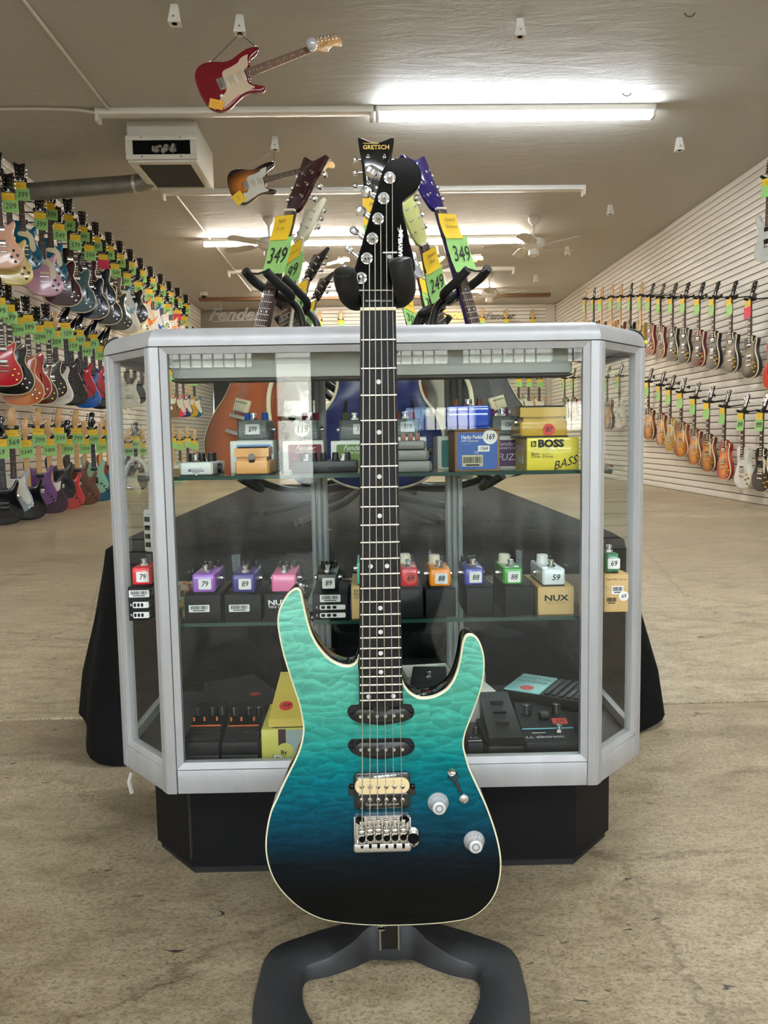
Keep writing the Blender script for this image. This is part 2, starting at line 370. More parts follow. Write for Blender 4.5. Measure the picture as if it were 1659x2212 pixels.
fixture(-1.9, .25, 15.4, 'warm', 'last lit fixture, half in front of the dark rear recess')
fixture(.3, 2.55, 15.4, 'warm', 'last lit fixture, above the white slats of the rear wall')
for y, l in ((2.7, 'overhead by the showcase'), (-1.7, 'added midway to the storefront'), (-5.5, 'added by the storefront door')):
    fixture(-2.2, .13, y, 'cool' if y < 0 else None, '%s fixture %s, duct wall half' % ('lit' if y < 0 else 'unlit', l)); fixture(.15, 2.53, y, 'cool', 'lit fixture %s, single-cut wall half' % l)  # the two unseen rows behind the camera are added to brighten the foreground
b = tag(MB().box(-3.2, 3.75, 16.0, 16.14, ZC - .06, ZC, bev=.004).build('ceiling_batten', mat('stained_wood', (120, 84, 52), .5, var=(6, (92, 62, 38), .6, (.4, 4, 4)))), 'long brown wooden batten fixed across the far end of the ceiling', 'batten')
# conduit runs
cw = mat('conduit_paint', (206, 198, 184), .4)
tag(MB().tube([(-2.08, 2.0, ZC - .013), (-2.08, 6.97, ZC - .013)], .012).build('conduit', cw), 'thin white conduit running from overhead to the unlit fixture by the red guitar', 'conduit', 'thin conduits along the ceiling')
tag(MB().tube([(-2.08, 8.1, ZC - .013), (-2.08, 15.3, ZC - .013)], .012).build('conduit', cw), 'thin white conduit running on from behind the vent box to the far fixtures', 'conduit', 'thin conduits along the ceiling')
tag(MB().tube(smoothed([(-3.46, 6.95, ZC - .013), (-2.7, 6.95, ZC - .013), (-2.35, 6.96, ZC - .02), (-2.2, 7.0, ZC - .03)], 5, False), .013).build('cable', cw), 'white cable along the ceiling from the crowded wall to the unlit fixture', 'cable')
# swamp cooler outlet box and its duct
ac = thing('vent_box', 'white boxy ceiling vent unit with a dark slot and grey underside grille', 'vent', (-1.72, 7.25, ZC))
WV = mat('vent_white', (212, 208, 198), .45); DK = mat('dark_inside', (6, 6, 6), .8, spec=.1)
m = MB(); m.box(-.3, .3, 0, .8, -.33, 0, bev=.006); m.build('housing', WV, ac)
m = MB()
for a in ((-.31, .31, -.33, -.29), (-.31, .31, -.17, -.13), (-.31, -.25, -.29, -.17), (.25, .31, -.29, -.17)): m.box(a[0], a[1], -.02, .002, a[2], a[3], bev=.003)
m.build('front_frame', WV, ac)
MB().box(-.25, .25, -.006, .0, -.29, -.17).build('slot', DK, ac)
m = MB()
for k in range(24):
    a = random.uniform(-.1, .1); m.sphere((a + .02, -.012, -.235 + random.uniform(-.03, .025)), random.uniform(.014, .03), 6)
m.build('crumpled_foil', mat('foil', (200, 200, 200), .25, 1), ac, kind='stuff')
for x in (-.17, .17):
    for z in (-.15, -.31): MB().cyl((x, -.024, z), (x, -.02, z), .008, n=8).build('screw', CHR, ac)
m = MB()
for a in ((-.3, .3, 0, .07), (-.3, .3, .74, .8), (-.3, -.23, .07, .74), (.23, .3, .07, .74)): m.box(a[0], a[1], a[2], a[3], -.35, -.33, bev=.003)
m.build('grille_frame', WV, ac)
m = MB().box(-.23, .23, .07, .74, -.338, -.331); g = m.build('grille', mat('grille_grey', (70, 68, 66), .6, bump=(420, .6, .002)), ac)
for k in range(22): MB().box(-.23, .23, .085 + k * .03, .089 + k * .03, -.344, -.336).build('louver', mat('louver_grey', (92, 90, 86), .5), ac)
dp = thing('duct_pipe', 'round grey metal duct from the vent box to the crowded guitar wall', 'pipe', (-2.0, 7.85, 3.2))
m = MB().tube([(0.02, .05, .05), (-.06, .06, .01), (-.14, .08, 0), (-1.52, .17, -.06)], .082, 20); m.build('duct', mat('galvanised', (120, 118, 114), .38, .75, var=(5, (150, 148, 142), .8)), dp)
m = MB().cyl((-.16, .08, 0), (-.13, .078, 0), .087, n=20); m.build('joint_band', mat('foil_tape', (210, 210, 208), .3, 1), dp)
# ceiling fans
def fan(p, label, a0):
    t = thing('ceiling_fan', label, 'fan', p, (0, 0, a0), group='white ceiling fans'); fw = mat('fan_white', (214, 208, 196), .35)
    MB().prof((0, 0, 0), (0, 0, -.10), [(0, .075), (.5, .07), (1, .02)], 16).build('canopy', fw, t)
    MB().cyl((0, 0, -.08), (0, 0, -.26), .014, n=10).build('downrod', fw, t)
    MB().prof((0, 0, -.24), (0, 0, -.40), [(0, .04), (.12, .11), (.3, .15), (.62, .15), (.8, .13), (1, .09)], 24).build('motor', fw, t)
    MB().prof((0, 0, -.40), (0, 0, -.49), [(0, .06), (.3, .07), (.8, .07), (1, .03)], 16).build('light_kit', fw, t)
    for k in range(5):
        R = Matrix.Rotation(k * 2 * PI / 5, 4, 'Z') @ Matrix.Rotation(math.radians(12), 4, 'X')
        out = smoothed([(.2, -.055), (.5, -.068), (.62, -.06), (.65, 0), (.62, .06), (.5, .068), (.2, .055)], 4)
        m = MB(); n = len(out)
        m.loft([[(x, y, -.362) for x, y in out], [(x, y, -.354) for x, y in out]], 0, True, R)
        bl = m.build('blade', mat('fan_blade', (196, 190, 178), .4), t)
        MB().box(.1, .26, -.018, .018, -.37, -.362, M=R).build('blade_iron', fw, bl)
fan(P(1153, 470, 2, ZC), 'white ceiling fan on the single-cut guitar wall side of the black headstock', .35)
fan(P(580, 470, 2, ZC), 'white ceiling fan beside the leaning dark headstock with the 349 card', .1)
fan(P(1057, 592, 2, ZC), 'far white ceiling fan partly behind the black padded yoke and natural wood guitar', .6)
# plastic ceiling hooks
def hook(p, label):
    t = thing('ceiling_hook', label, 'hook', p, group='white plastic hooks on the ceiling')
    m = MB(); m.loft([[(-.022, -.02, 0), (.022, -.02, 0), (.022, .02, 0), (-.022, .02, 0)], [(-.026, -.03, -.04), (.026, -.03, -.04), (.026, .025, -.04), (-.026, .025, -.04)],
                     [(-.04, -.045, -.12), (.04, -.045, -.12), (.036, .03, -.12), (-.036, .03, -.12)]]); m.build('shell', WHT, t)
    MB().prof((0, -.02, -.1205), (0, -.02, -.1225), [(0, .018), (1, .018)], 12).build('socket', DK, t)
    MB().cyl((0, -.05, -.085), (0, -.036, -.085), .006, n=8).build('screw', CHR, t)
HK = [((518, 34), 'white ceiling hook from which the red guitar hangs'), ((1122, 42), 'white ceiling hook nearest to the camera, carrying nothing'), ((594, 296), 'white ceiling hook from which the sunburst guitar hangs'),
      ((1467, 298), 'white ceiling hook beyond the end of the lit fixture, nearer the slat wall'), ((1318, 442), 'white ceiling hook between the unlit fixture end and the slat wall'), ((942, 532), 'white ceiling hook above the natural wood guitar'),
      ((1225, 533), 'white ceiling hook below the fan nearer the slat wall'), ((1157, 594), 'last white ceiling hook, at the end of the unlit far fixture'), ((650, 535), 'white ceiling hook above the cream guitar'), ((377, 12), 'white hook at the upper edge of the picture before the conduit')]
HP = []
for (px, py), l in HK: p = P(px, py, 2, ZC); HP.append(p); hook(p, l)
for px, py, l in ((1354, 201, 'small ring hook in the ceiling behind the lit tube end'), (1490, 28, 'small ring hook in the ceiling corner overhead')):
    p = P(px, py, 2, ZC); tag(MB().tube([(p.x + .035 * math.cos(a), p.y, p.z + .006 + .03 * -abs(math.sin(a))) for a in np.linspace(0, PI, 9)], .005, 6).build('ring_hook', mat('grey_wire', (110, 104, 96), .4, .5)), l, 'hook')
# camera dome
p = P(447, 637, 2, ZC)
t = thing('security_camera', 'small white dome camera on the ceiling near the far end of the crowded wall', 'camera', (p.x, p.y - .3, ZC))
MB().prof((0, 0, 0), (0, 0, -.07), [(0, .07), (.6, .075), (1, .06)], 16).build('housing', WHT, t); MB().sphere((0, 0, -.07), .055, 14, 0).build('dome', mat('smoked_dome', (12, 12, 14), .1), t)
# ================================================================ GUITARS (wall, ceiling and island)
OUT = {
 'single': ([(-.03, -.362), (-.075, -.366), (-.112, -.395), (-.12, -.44), (-.108, -.49), (-.10, -.53), (-.115, -.58), (-.145, -.63), (-.163, -.69), (-.158, -.745), (-.12, -.79), (-.06, -.812), (0, -.816), (.06, -.812), (.12, -.79), (.158, -.745), (.163, -.69), (.147, -.63), (.118, -.58), (.102, -.53), (.108, -.48), (.122, -.44), (.12, -.412), (.1, -.408), (.07, -.435), (.045, -.445), (.032, -.43), (.03, -.38)], .05, .628),
 'double': ([(-.03, -.43), (-.055, -.435), (-.085, -.405), (-.10, -.365), (-.118, -.338), (-.137, -.34), (-.148, -.375), (-.148, -.42), (-.135, -.48), (-.122, -.53), (-.125, -.58), (-.148, -.64), (-.161, -.70), (-.15, -.755), (-.11, -.79), (-.05, -.803), (.02, -.803), (.09, -.79), (.14, -.755), (.16, -.70), (.152, -.65), (.128, -.59), (.112, -.545), (.112, -.50), (.125, -.455), (.133, -.42), (.125, -.395), (.108, -.395), (.092, -.42), (.07, -.46), (.045, -.475), (.03, -.46)], .045, .648),
 'hollow': ([(-.03, -.40), (-.05, -.415), (-.075, -.39), (-.112, -.368), (-.14, -.38), (-.149, -.42), (-.141, -.47), (-.128, -.52), (-.14, -.57), (-.175, -.62), (-.2, -.69), (-.195, -.76), (-.15, -.82), (-.08, -.85), (0, -.855), (.08, -.85), (.15, -.82), (.195, -.76), (.2, -.69), (.175, -.62), (.14, -.57), (.128, -.52), (.141, -.47), (.149, -.42), (.14, -.38), (.112, -.368), (.075, -.39), (.05, -.415), (.03, -.40)], .06, .628),
 'slab': ([(-.03, -.395), (-.08, -.388), (-.12, -.405), (-.13, -.45), (-.113, -.52), (-.12, -.58), (-.15, -.64), (-.16, -.70), (-.145, -.76), (-.09, -.795), (0, -.802), (.09, -.795), (.145, -.76), (.16, -.70), (.15, -.64), (.122, -.58), (.112, -.52), (.124, -.46), (.136, -.43), (.126, -.405), (.1, -.415), (.07, -.45), (.045, -.462), (.03, -.44)], .045, .648),
}
HEADS = {
 'open': ([(.022, 0), (.034, .035), (.041, .15), (.037, .18), (.016, .172), (0, .187), (-.016, .172), (-.037, .18), (-.041, .15), (-.034, .035), (-.022, 0)], 14, [(-1, .05), (-1, .095), (-1, .14), (1, .05), (1, .095), (1, .14)]),
 'inline': ([(.021, 0), (.023, .022), (.044, .05), (.05, .078), (.036, .10), (.031, .125), (.044, .15), (.046, .175), (.03, .19), (.008, .188), (-.016, .172), (-.043, .042), (-.032, .02), (-.021, 0)], 1, [(-1, .045 + .024 * i) for i in range(6)]),
 'blade': ([(.021, 0), (.036, .02), (.062, .10), (.088, .195), (.05, .168), (-.036, .055), (-.03, .02), (-.021, 0)], 8, [(-1, .05 + .023 * i) for i in range(6)]),
 'wide': ([(.022, 0), (.038, .04), (.042, .10), (.052, .165), (.05, .182), (.022, .172), (0, .165), (-.022, .172), (-.05, .182), (-.052, .165), (-.042, .10), (-.038, .04), (-.022, 0)], 11, [(-1, .045), (-1, .085), (-1, .124), (1, .045), (1, .085), (1, .124)]),
}
_gm = {}
def gmesh(key, fn, smooth=40):
    if key not in _gm: _gm[key] = fn().mesh(key[0], smooth)
    return _gm[key]
def m_body(ty):
    pts, t, sc = OUT[ty]; o = smoothed(pts, 5); r = .007
    return MB().slab(o, [(r * 2.2, -.0015), (r, .0), (r * .3, r * .35), (0, r), (0, t - r), (r * .3, t - r * .35), (r, t)])
def m_bind(ty):
    pts, t, sc = OUT[ty]; o = smoothed(pts, 5)
    return MB().slab(o, [(.0075, -.0014), (.002, .0), (-.0006, .003), (-.0008, .008), (.001, .009)], cap=(False, False))
def m_neck(sc):
    rings = []
    for z, w, d in ((0.004, .0215, .014), (-.05, .0222, .0145), (-.3, .0262, .017), (-sc * .60, .0275, .019), (-sc * .64, .028, .006)):
        rings.append([(w * math.cos(a), -.006 + d * 1.25 * abs(math.sin(a)) ** .8, z) for a in np.linspace(PI, 0, 9)])
    return MB().loft(rings)
def fretz(sc, n): return -sc * (1 - 2 ** (-n / 12))
def m_board(sc, inl):
    L = fretz(sc, 22) - .008; m = MB()
    w = lambda z: .0212 + (.0281 - .0212) * z / L
    m.loft([[(-w(z), -.0055, z), (w(z), -.0055, z), (w(z) - .001, -.0115, z), (0, -.0125, z), (-w(z) + .001, -.0115, z)] for z in (0, L)])
    m.box(-.0215, .0215, -.0135, -.004, -.001, .005, mi=1)
    for n in (3, 5, 7, 9, 12, 15, 17, 19, 21):
        z = (fretz(sc, n) + fretz(sc, n - 1)) / 2; h = (fretz(sc, n - 1) - fretz(sc, n)) * .36
        if inl == 'block': m.add([(-w(z) * .72, -.0122, z - h), (w(z) * .72, -.0122, z - h), (w(z) * .72, -.0122, z + h), (-w(z) * .72, -.0122, z + h), (0, -.0131, z - h), (0, -.0131, z + h)], [(0, 4, 5, 3), (4, 1, 2, 5)], 1)
        else:
            for x in ((-.012, .012) if n == 12 else (0,)): m.prof((x, -.012, z), (x, -.0132, z), [(0, .0032), (1, .0032)], 8, 1)
    return m
def m_frets(sc):
    m = MB(); L = fretz(sc, 22) - .008
    for n in range(1, 23):
        z = fretz(sc, n); w = .0212 + (.0281 - .0212) * z / L; m.box(-w, w, -.0136, -.011, z - .0012, z + .0012)
    return m
def m_head(hd):
    pts, tilt, pg = HEADS[hd]; o = smoothed(pts, 3)
    return MB().slab(o, [(.002, -.005), (0, -.0035), (0, .008), (.002, .0095)])
def m_pegs(hd):
    pts, tilt, pg = HEADS[hd]; m = MB()
    for s, z in pg:
        if hd in ('inline', 'blade'):
            x0 = -.043 + (z - .045) * (.2 if hd == 'inline' else .66); x = x0 + .012
        else: x0 = s * (.038 if hd == 'open' else .044); x = s * .024
        m.prof((x, -.004, z), (x, -.016, z), [(0, .0052), (.2, .0052), (.25, .003), (1, .003)], 8)
        d = -1 if hd in ('inline', 'blade') else s
        m.cyl((x0 - d * .004, .011, z), (x0 + d * .012, .011, z), .0026, n=6)
        m.prof((x0 + d * .010, .011, z), (x0 + d * .027, .011, z), [(0, .003), (.3, .0085), (.75, .009), (1, .005)], 8)
    return m
def m_pick(kind):
    if kind == 'hum':
        m = MB().box(-.037, .037, -.011, .001, -.0195, .0195, bev=.003)
        for i in range(6): m.prof((-.025 + .01 * i, -.011, .009), (-.025 + .01 * i, -.0118, .009), [(0, .0024), (1, .0024)], 6, 1)
        return m
    if kind == 'bar': return MB().box(-.042, .042, -.010, .001, -.011, .011, bev=.005)
    m = MB().slab(rrect(-.036, .036, -.0095, .0095, .0094), [(.002, -.0085), (.0, -.007), (0, .001)])
    for i in range(6): m.prof((-.026 + .0104 * i, -.0085, 0), (-.026 + .0104 * i, -.0093, 0), [(0, .0024), (1, .0024)], 6, 1)
    return m
def m_bridge(ty):
    m = MB()
    if ty in ('double', 'slab'):
        m.box(-.039, .039, -.004, .001, -.026, .018, bev=.002)
        for i in range(6): m.box(-.0345 + .0117 * i, -.0245 + .0117 * i, -.012, -.004, -.014, .006, bev=.0015)
    else:
        m.box(-.042, .042, -.017, -.004, -.006, .006, bev=.003)
        for x in (-.037, .037): m.cyl((x, -.004, 0), (x, .002, 0), .008, n=10)
        m.box(-.044, .044, -.017, -.003, -.056, -.042, bev=.005)
    return m
def m_knob(): return MB().prof((0, .001, 0), (0, -.016, 0), [(0, .0125), (.15, .0125), (.4, .0095), (.95, .009), (1, .006)], 14)
def m_guard(ty):
    o = {'single': [(-.02, -.46), (.03, -.455), (.055, -.47), (.085, -.50), (.078, -.56), (.07, -.62), (.045, -.60), (.04, -.50)],
         'jet': [(.03, -.45), (.06, -.47), (.085, -.5), (.1, -.56), (.105, -.62), (.08, -.645), (.055, -.61), (.042, -.52), (-.04, -.50), (-.04, -.47)],
         'double': [(-.045, -.445), (-.09, -.43), (-.11, -.42), (-.105, -.47), (-.085, -.5), (-.075, -.55), (-.06, -.62), (.045, -.635), (.08, -.69), (.12, -.72), (.145, -.69), (.115, -.6), (.1, -.54), (.1, -.49), (.095, -.455), (.06, -.485), (.02, -.485), (-.02, -.485)],
         'slab': [(-.04, -.43), (-.09, -.41), (-.11, -.43), (-.1, -.5), (-.09, -.545), (-.04, -.57), (.05, -.57), (.085, -.55), (.095, -.5), (.1, -.46), (.07, -.475), (.03, -.475)]}[ty]
    return MB().slab(smoothed(o, 4), [(.0012, -.0042), (0, -.003), (0, -.0008)])
def m_strings(sc):
    m = MB()
    for i in range(6):
        k = i - 2.5; m.cyl((k * .007, -.0145, .003), (k * .0104, -.0185, -sc), (.00062 - .00007 * i) * 1.25, n=5)
    return m
def m_fhole(s):
    o = [(s * x, z) for x, z in [(.098, -.58), (.104, -.585), (.11, -.62), (.112, -.66), (.105, -.69), (.098, -.69), (.102, -.66), (.1, -.62), (.094, -.59)]]
    if s < 0: o.reverse()
    return MB().slab(smoothed(o, 3), [(0, -.0022), (0, -.0012)])
MAPLE = mat('maple', (206, 164, 106), .35, coat=.3); ROSE = mat('rosewood', (62, 42, 32), .5); EBONY = mat('ebony', (24, 22, 22), .45)
NECKB = mat('neck_brown', (84, 46, 28), .35, coat=.3); HEADB = mat('gloss_black', (8, 8, 9), .12, coat=.6); INL = mat('pearl', (226, 222, 208), .3)
CREAM = mat('cream_plastic', (226, 212, 176), .35); WPG = mat('white_guard', (226, 222, 210), .3); GOLD = mat('gold_metal', (220, 180, 90), .2, 1.0); BPG = mat('black_guard', (16, 16, 17), .25)
YOKE = mat('yoke_foam', (13, 13, 14), .55)
def paint(rgb, rough=.14): return mat('paint_%d_%d_%d' % tuple(rgb), rgb, rough, coat=.25)
def burst(name, mid, edge, far=.17):
    if name in _M: return _M[name]
    m = mat(name, mid, .14, coat=.25); nt = m.node_tree; L = nt.links
    tc = N(nt, 'ShaderNodeTexCoord'); mp = N(nt, 'ShaderNodeMapping'); mp.inputs['Location'].default_value = (0, 0, .62); mp.inputs['Scale'].default_value = (1.35, 0, .82)
    ln = N(nt, 'ShaderNodeVectorMath', operation='LENGTH'); L.new(tc.outputs['Object'], mp.inputs[0]); L.new(mp.outputs[0], ln.inputs[0])
    mp.inputs['Location'].default_value = (0, 0, .62 * .82)
    dv = N(nt, 'ShaderNodeMath', operation='DIVIDE', i_1=far * 1.25); L.new(ln.outputs['Value'], dv.inputs[0])
    r = ramp(nt, [(0.35, mid), (0.68, tuple((a + b) // 2 for a, b in zip(mid, edge))), (0.92, edge)]); L.new(dv.outputs[0], r.inputs[0]); L.new(r.outputs[0], nt.nodes['Principled BSDF'].inputs['Base Color'])
    return m
def guitar(ty, M, body, label, head='open', headm=None, neckm=None, board=None, guard=None, guardt=None, bind=None, pick='hum', inl='dot', group=None, knobs=None, hw=None, detail=False, pickm=None, npick=2, scale=1.0):
    t = thing('electric_guitar', label, 'guitar', M=M @ Matrix.Scale(scale, 4), group=group)
    pts, th, sc = OUT[ty]; hw = hw or CHR; headm = headm or HEADB
    b = put('body', gmesh(('body', ty), lambda: m_body(ty)), body, t, obj_mats=True)
    if bind: put('body_binding', gmesh(('binding', ty), lambda: m_bind(ty)), bind, b, obj_mats=True)
    put('neck', gmesh(('neck', sc), lambda: m_neck(sc)), neckm or NECKB, t, obj_mats=True)
    fb = put('fretboard', gmesh(('fretboard', sc, inl), lambda: m_board(sc, inl)), [board or ROSE, INL], t, obj_mats=True)
    if detail: put('frets', gmesh(('frets', sc), lambda: m_frets(sc)), CHR, fb, kind='stuff', obj_mats=True)
    h = put('headstock', gmesh(('headstock', head), lambda: m_head(head)), headm, t, obj_mats=True); h.rotation_euler = (-math.radians(HEADS[head][1]), 0, 0); h.location = (0, .001 if head != 'inline' else .004, .003)
    put('tuning_pegs', gmesh(('pegs', head), lambda: m_pegs(head)), hw, h, kind='stuff', obj_mats=True)
    if guard: put('pickguard', gmesh(('guard', guardt or ty), lambda: m_guard(guardt or ty)), guard, t, obj_mats=True)
    zs = {2: (-sc + .15, -sc + .035), 3: (-sc + .155, -sc + .095, -sc + .035), 1: (-sc + .035,)}[npick]
    for z in zs: put('pickup', gmesh(('pickup', pick), lambda: m_pick(pick)), [pickm or (hw if pick == 'hum' else WPG), DK], t, obj_mats=True).location = (0, -.002, z)
    put('bridge', gmesh(('bridge', ty in ('double', 'slab')), lambda: m_bridge(ty)), hw, t, obj_mats=True).location = (0, 0, -sc)
    kn = {'single': [(.095, -.66), (.125, -.70), (.075, -.715), (.105, -.755)], 'double': [(.075, -.68), (.105, -.715), (.125, -.75)], 'hollow': [(.115, -.70), (.155, -.735), (.09, -.75), (.13, -.785)], 'slab': [(.11, -.62), (.115, -.66)]}[ty]
    for x, z in kn: put('control_knob', gmesh(('knob',), m_knob), knobs or BPG, t, obj_mats=True).location = (x, -.001, z)
    if ty == 'hollow':
        for s in (-1, 1): put('sound_hole', gmesh(('fhole', s), lambda: m_fhole(s)), DK, b, obj_mats=True)
    if detail: put('strings', gmesh(('strings', sc), lambda: m_strings(sc)), CHR, t, kind='stuff', obj_mats=True)
    return t
YEL = mat('yellow_slip', (232, 192, 40), .6); GRN = mat('green_card', (152, 204, 120), .6); RED = mat('red_card', (206, 40, 74), .6); INK = mat('marker_ink', (26, 30, 30), .6)
def card_mesh(w, h, curl=.004):
    return MB().loft([[(-w / 2, -curl * (k / 3 - .4) ** 2 * 4, -h * k / 3), (w / 2, -curl * (k / 3 - .4) ** 2 * 4, -h * k / 3), (w / 2, -curl * (k / 3 - .4) ** 2 * 4 + .0008, -h * k / 3), (-w / 2, -curl * (k / 3 - .4) ** 2 * 4 + .0008, -h * k / 3)] for k in range(4)])
def price_tag(M, num, label, col=None, w=.13, h=.115, yw=.105, yh=.065, group='price cards on the guitars', note=None):
    t = thing('price_tag', label, 'price tag', M=M @ Matrix.Rotation(random.uniform(-.06, .06), 4, 'Y'), group=group)
    put('yellow_slip', gmesh(('slip', yw, yh), lambda: card_mesh(yw, yh)), YEL, t, obj_mats=True)
    c = put('price_card', gmesh(('card', w, h), lambda: card_mesh(w, h)), col or GRN, t, obj_mats=True); c.location = (random.uniform(-.008, .008) + .006, -.0015, -yh * .88)
    if num: text(num, h * (.62 if len(num) < 4 else .5), (0, -.0035, -h * .52), INK, c, shear=.15, sx=.85)
    if note:
        for i, s in enumerate(note): text(s, yh * .2, (0, -.006, -yh * (.25 + .28 * i)), INK, c.parent, shear=.3)
    else: text('~~~~', yh * .3, (0, -.0055, -yh * .55), INK, t, sx=1.2)
    return t
def m_yoke():
    m = MB(); m.tube(smoothed([(-.048, -.05, .012), (-.05, -.01, .002), (-.036, .032, -.004), (0, .045, -.006), (.036, .032, -.004), (.05, -.01, .002), (.048, -.05, .012)], 4, False), .0135, 8); return m
def hanger(M, wallx, label, group):
    t = thing('guitar_hanger', label, 'hanger', M=M, group=group)
    put('yoke', gmesh(('yoke',), m_yoke), YOKE, t, obj_mats=True).location = (0, 0, .0)
    Mi = M.inverted(); o = M.translation
    a = Mi @ Vector((wallx, o.y + .02, o.z + .02)); b = (0, .045, -.004)
    m = MB(); m.tube([b, (0, .06, 0), (a + (Vector(b) - a).normalized() * .02)], .007, 6); m.build('arm', BLK, t)
    d = (Vector(b) - a).normalized(); MB().prof(a, a + d * .012, [(0, .03), (1, .026)], 4).build('back_plate', BLK, t)
ORD = ['first', 'second', 'third', 'fourth', 'fifth', 'sixth', 'seventh', 'eighth', 'ninth', 'tenth', 'eleventh', 'twelfth', 'thirteenth', 'fourteenth', 'fifteenth', 'sixteenth', 'seventeenth', 'eighteenth', 'nineteenth', 'twentieth', 'twenty-first', 'twenty-second', 'twenty-third', 'twenty-fourth']
def nutM(p, yaw, tilt=0.0, roll=0.0): return Matrix.Translation(p) @ Matrix.Rotation(math.radians(yaw), 4, 'Z') @ Matrix.Rotation(math.radians(tilt), 4, 'X') @ Matrix.Rotation(math.radians(roll), 4, 'Y')
STY = {  # kind: guitar() arguments
 'jet': dict(ty='single', head='wide', guardt='jet', guard=CREAM, pick='bar', pickm=CREAM, inl='dot', bind=None),
 'junior': dict(ty='single', head='wide', pick='hum', inl='dot'),
 'single': dict(ty='single', head='open', bind=CREAM, inl='block', knobs=GOLD),
 'singleg': dict(ty='single', head='open', bind=CREAM, inl='block', guard=CREAM, knobs=GOLD),
 'hollow': dict(ty='hollow', head='open', bind=CREAM, inl='block', knobs=CHR),
 'double': dict(ty='double', head='inline', headm=MAPLE, neckm=MAPLE, board=ROSE, guard=WPG, pick='sc', npick=3, knobs=WPG),
 'doublem': dict(ty='double', head='inline', headm=MAPLE, neckm=MAPLE, board=MAPLE, pick='hum', pickm=BPG),
 'doubleb': dict(ty='double', head='inline', pick='hum', pickm=BPG, board=EBONY, hw=BPG),
 'blade': dict(ty='double', head='blade', pick='hum', pickm=BPG, board=EBONY, hw=BPG),
 'slab': dict(ty='slab', head='inline', headm=MAPLE, neckm=MAPLE, board=MAPLE, guard=WPG, pick='sc'),
}
KINDW = {'jet': 'single-cut', 'junior': 'single-cut', 'single': 'single-cut', 'singleg': 'single-cut', 'hollow': 'semi-hollow', 'double': 'double-cut', 'doublem': 'double-cut', 'doubleb': 'double-cut', 'blade': 'pointed-head', 'slab': 'single-cut'}
STY['doublek'] = {**STY['double'], 'head': 'open', 'headm': HEADB, 'neckm': NECKB}; STY['slabk'] = {**STY['slab'], 'head': 'open', 'headm': HEADB, 'neckm': NECKB, 'board': ROSE}; KINDW['doublek'] = 'double-cut'; KINDW['slabk'] = 'single-cut'
def wall_row(entries, axis, plane, yaw, row, wallf, scale, group, wallax=0):
    for i, (px, py, kind, cw, body, num, red) in enumerate(entries):
        p = P(px, py, axis, plane); M = nutM(p, yaw + random.uniform(-5, 5), 0, random.uniform(-1, 1)); a = dict(STY[kind]); o = ORD[i]
        if i and cw and entries[i - 1][3] == cw: pass
        guitar(M=M, body=body if not isinstance(body, tuple) else paint(body), label='%s %s guitar, %s from the near end, %s' % (cw, KINDW[kind], o, row), group=group, scale=scale, **a)
        if num is not None:
            price_tag(M @ Matrix.Translation((0, -.032, -.015)), num, '%s card%s on %s guitar from near end, %s' % ('red' if red else 'green', (' ' + num) if num else '', o, row), RED if red else GRN)
        hanger(M @ Matrix.Scale(scale, 4), wallf(p.z) if axis == 0 else p.x, 'black yoke of %s guitar from near end, %s' % (o, row), 'hangers, ' + row)
SB = burst('tobacco_burst', (214, 140, 44), (84, 36, 16)); AB = burst('amber_burst', (232, 150, 48), (110, 44, 18)); CB = burst('cherry_burst', (236, 140, 40), (150, 26, 20))
GB = burst('grey_burst', (120, 112, 96), (20, 20, 22)); IB = burst('iced_burst', (224, 150, 50), (130, 60, 24)); BB = burst('brown_burst', (150, 84, 36), (54, 24, 14))
N_ = None
TOPH = [(43, 392, 'jet', 'teal', (0, 92, 120), '399', 0), (106, 437, 'jet', 'teal', (0, 92, 120), '399', 0), (147, 463, 'junior', 'dark', (34, 22, 24), '49', 0), (178, 488, 'hollow', 'wine', (58, 16, 22), '99', 0), (207, 510, 'hollow', 'blue-black', (18, 30, 44), '49', 0),
        (235, 530, 'hollow', 'olive tan', (120, 108, 82), '79', 0), (259, 548, 'doublek', 'light blue', (70, 132, 162), '99', 0), (282, 565, 'hollow', 'black', (14, 14, 16), '89', 0), (304, 583, 'doublek', 'orange', (240, 128, 24), '79', 0), (326, 600, 'doublek', 'blue', (18, 84, 160), '99', 0), (347, 615, 'slabk', 'white', (226, 226, 222), '49', 0),
        (366, 630, 'slabk', 'orange', (236, 140, 40), '99', 0), (384, 643, 'slabk', 'amber', (206, 130, 50), '49', 0), (402, 657, 'doublek', 'black', (14, 14, 16), '99', 0)]
TOPL = [(-8, 372, 'junior', 'salmon pink', (236, 186, 160), N_, 0), (17, 415, 'jet', 'pale yellow', (222, 204, 128), '209', 0), (86, 457, 'jet', 'mauve pink', (214, 164, 188), '399', 0), (126, 482, 'hollow', 'wine red', (58, 10, 18), '549', 0), (161, 505, 'hollow', 'slate teal', (66, 98, 106), '579', 0), (192, 528, 'hollow', 'navy', (14, 24, 50), '599', 0),
        (222, 548, 'hollow', 'black', (10, 10, 12), '', 1), (247, 568, 'hollow', 'dark olive', (56, 60, 50), '549', 0), (273, 588, 'doublek', 'off-white', (216, 206, 196), '89', 0), (298, 607, 'slabk', 'pale yellow', (226, 214, 168), '79', 0), (321, 623, 'doublek', 'white', (228, 226, 220), '799', 0), (342, 640, 'doublek', 'lime green', (170, 188, 92), '89', 0),
        (361, 655, 'slabk', 'peach', (234, 186, 126), '99', 0), (382, 668, 'single', 'red', (140, 26, 22), '', 1), (398, 682, 'doublek', 'black', (14, 14, 16), '89', 0)]
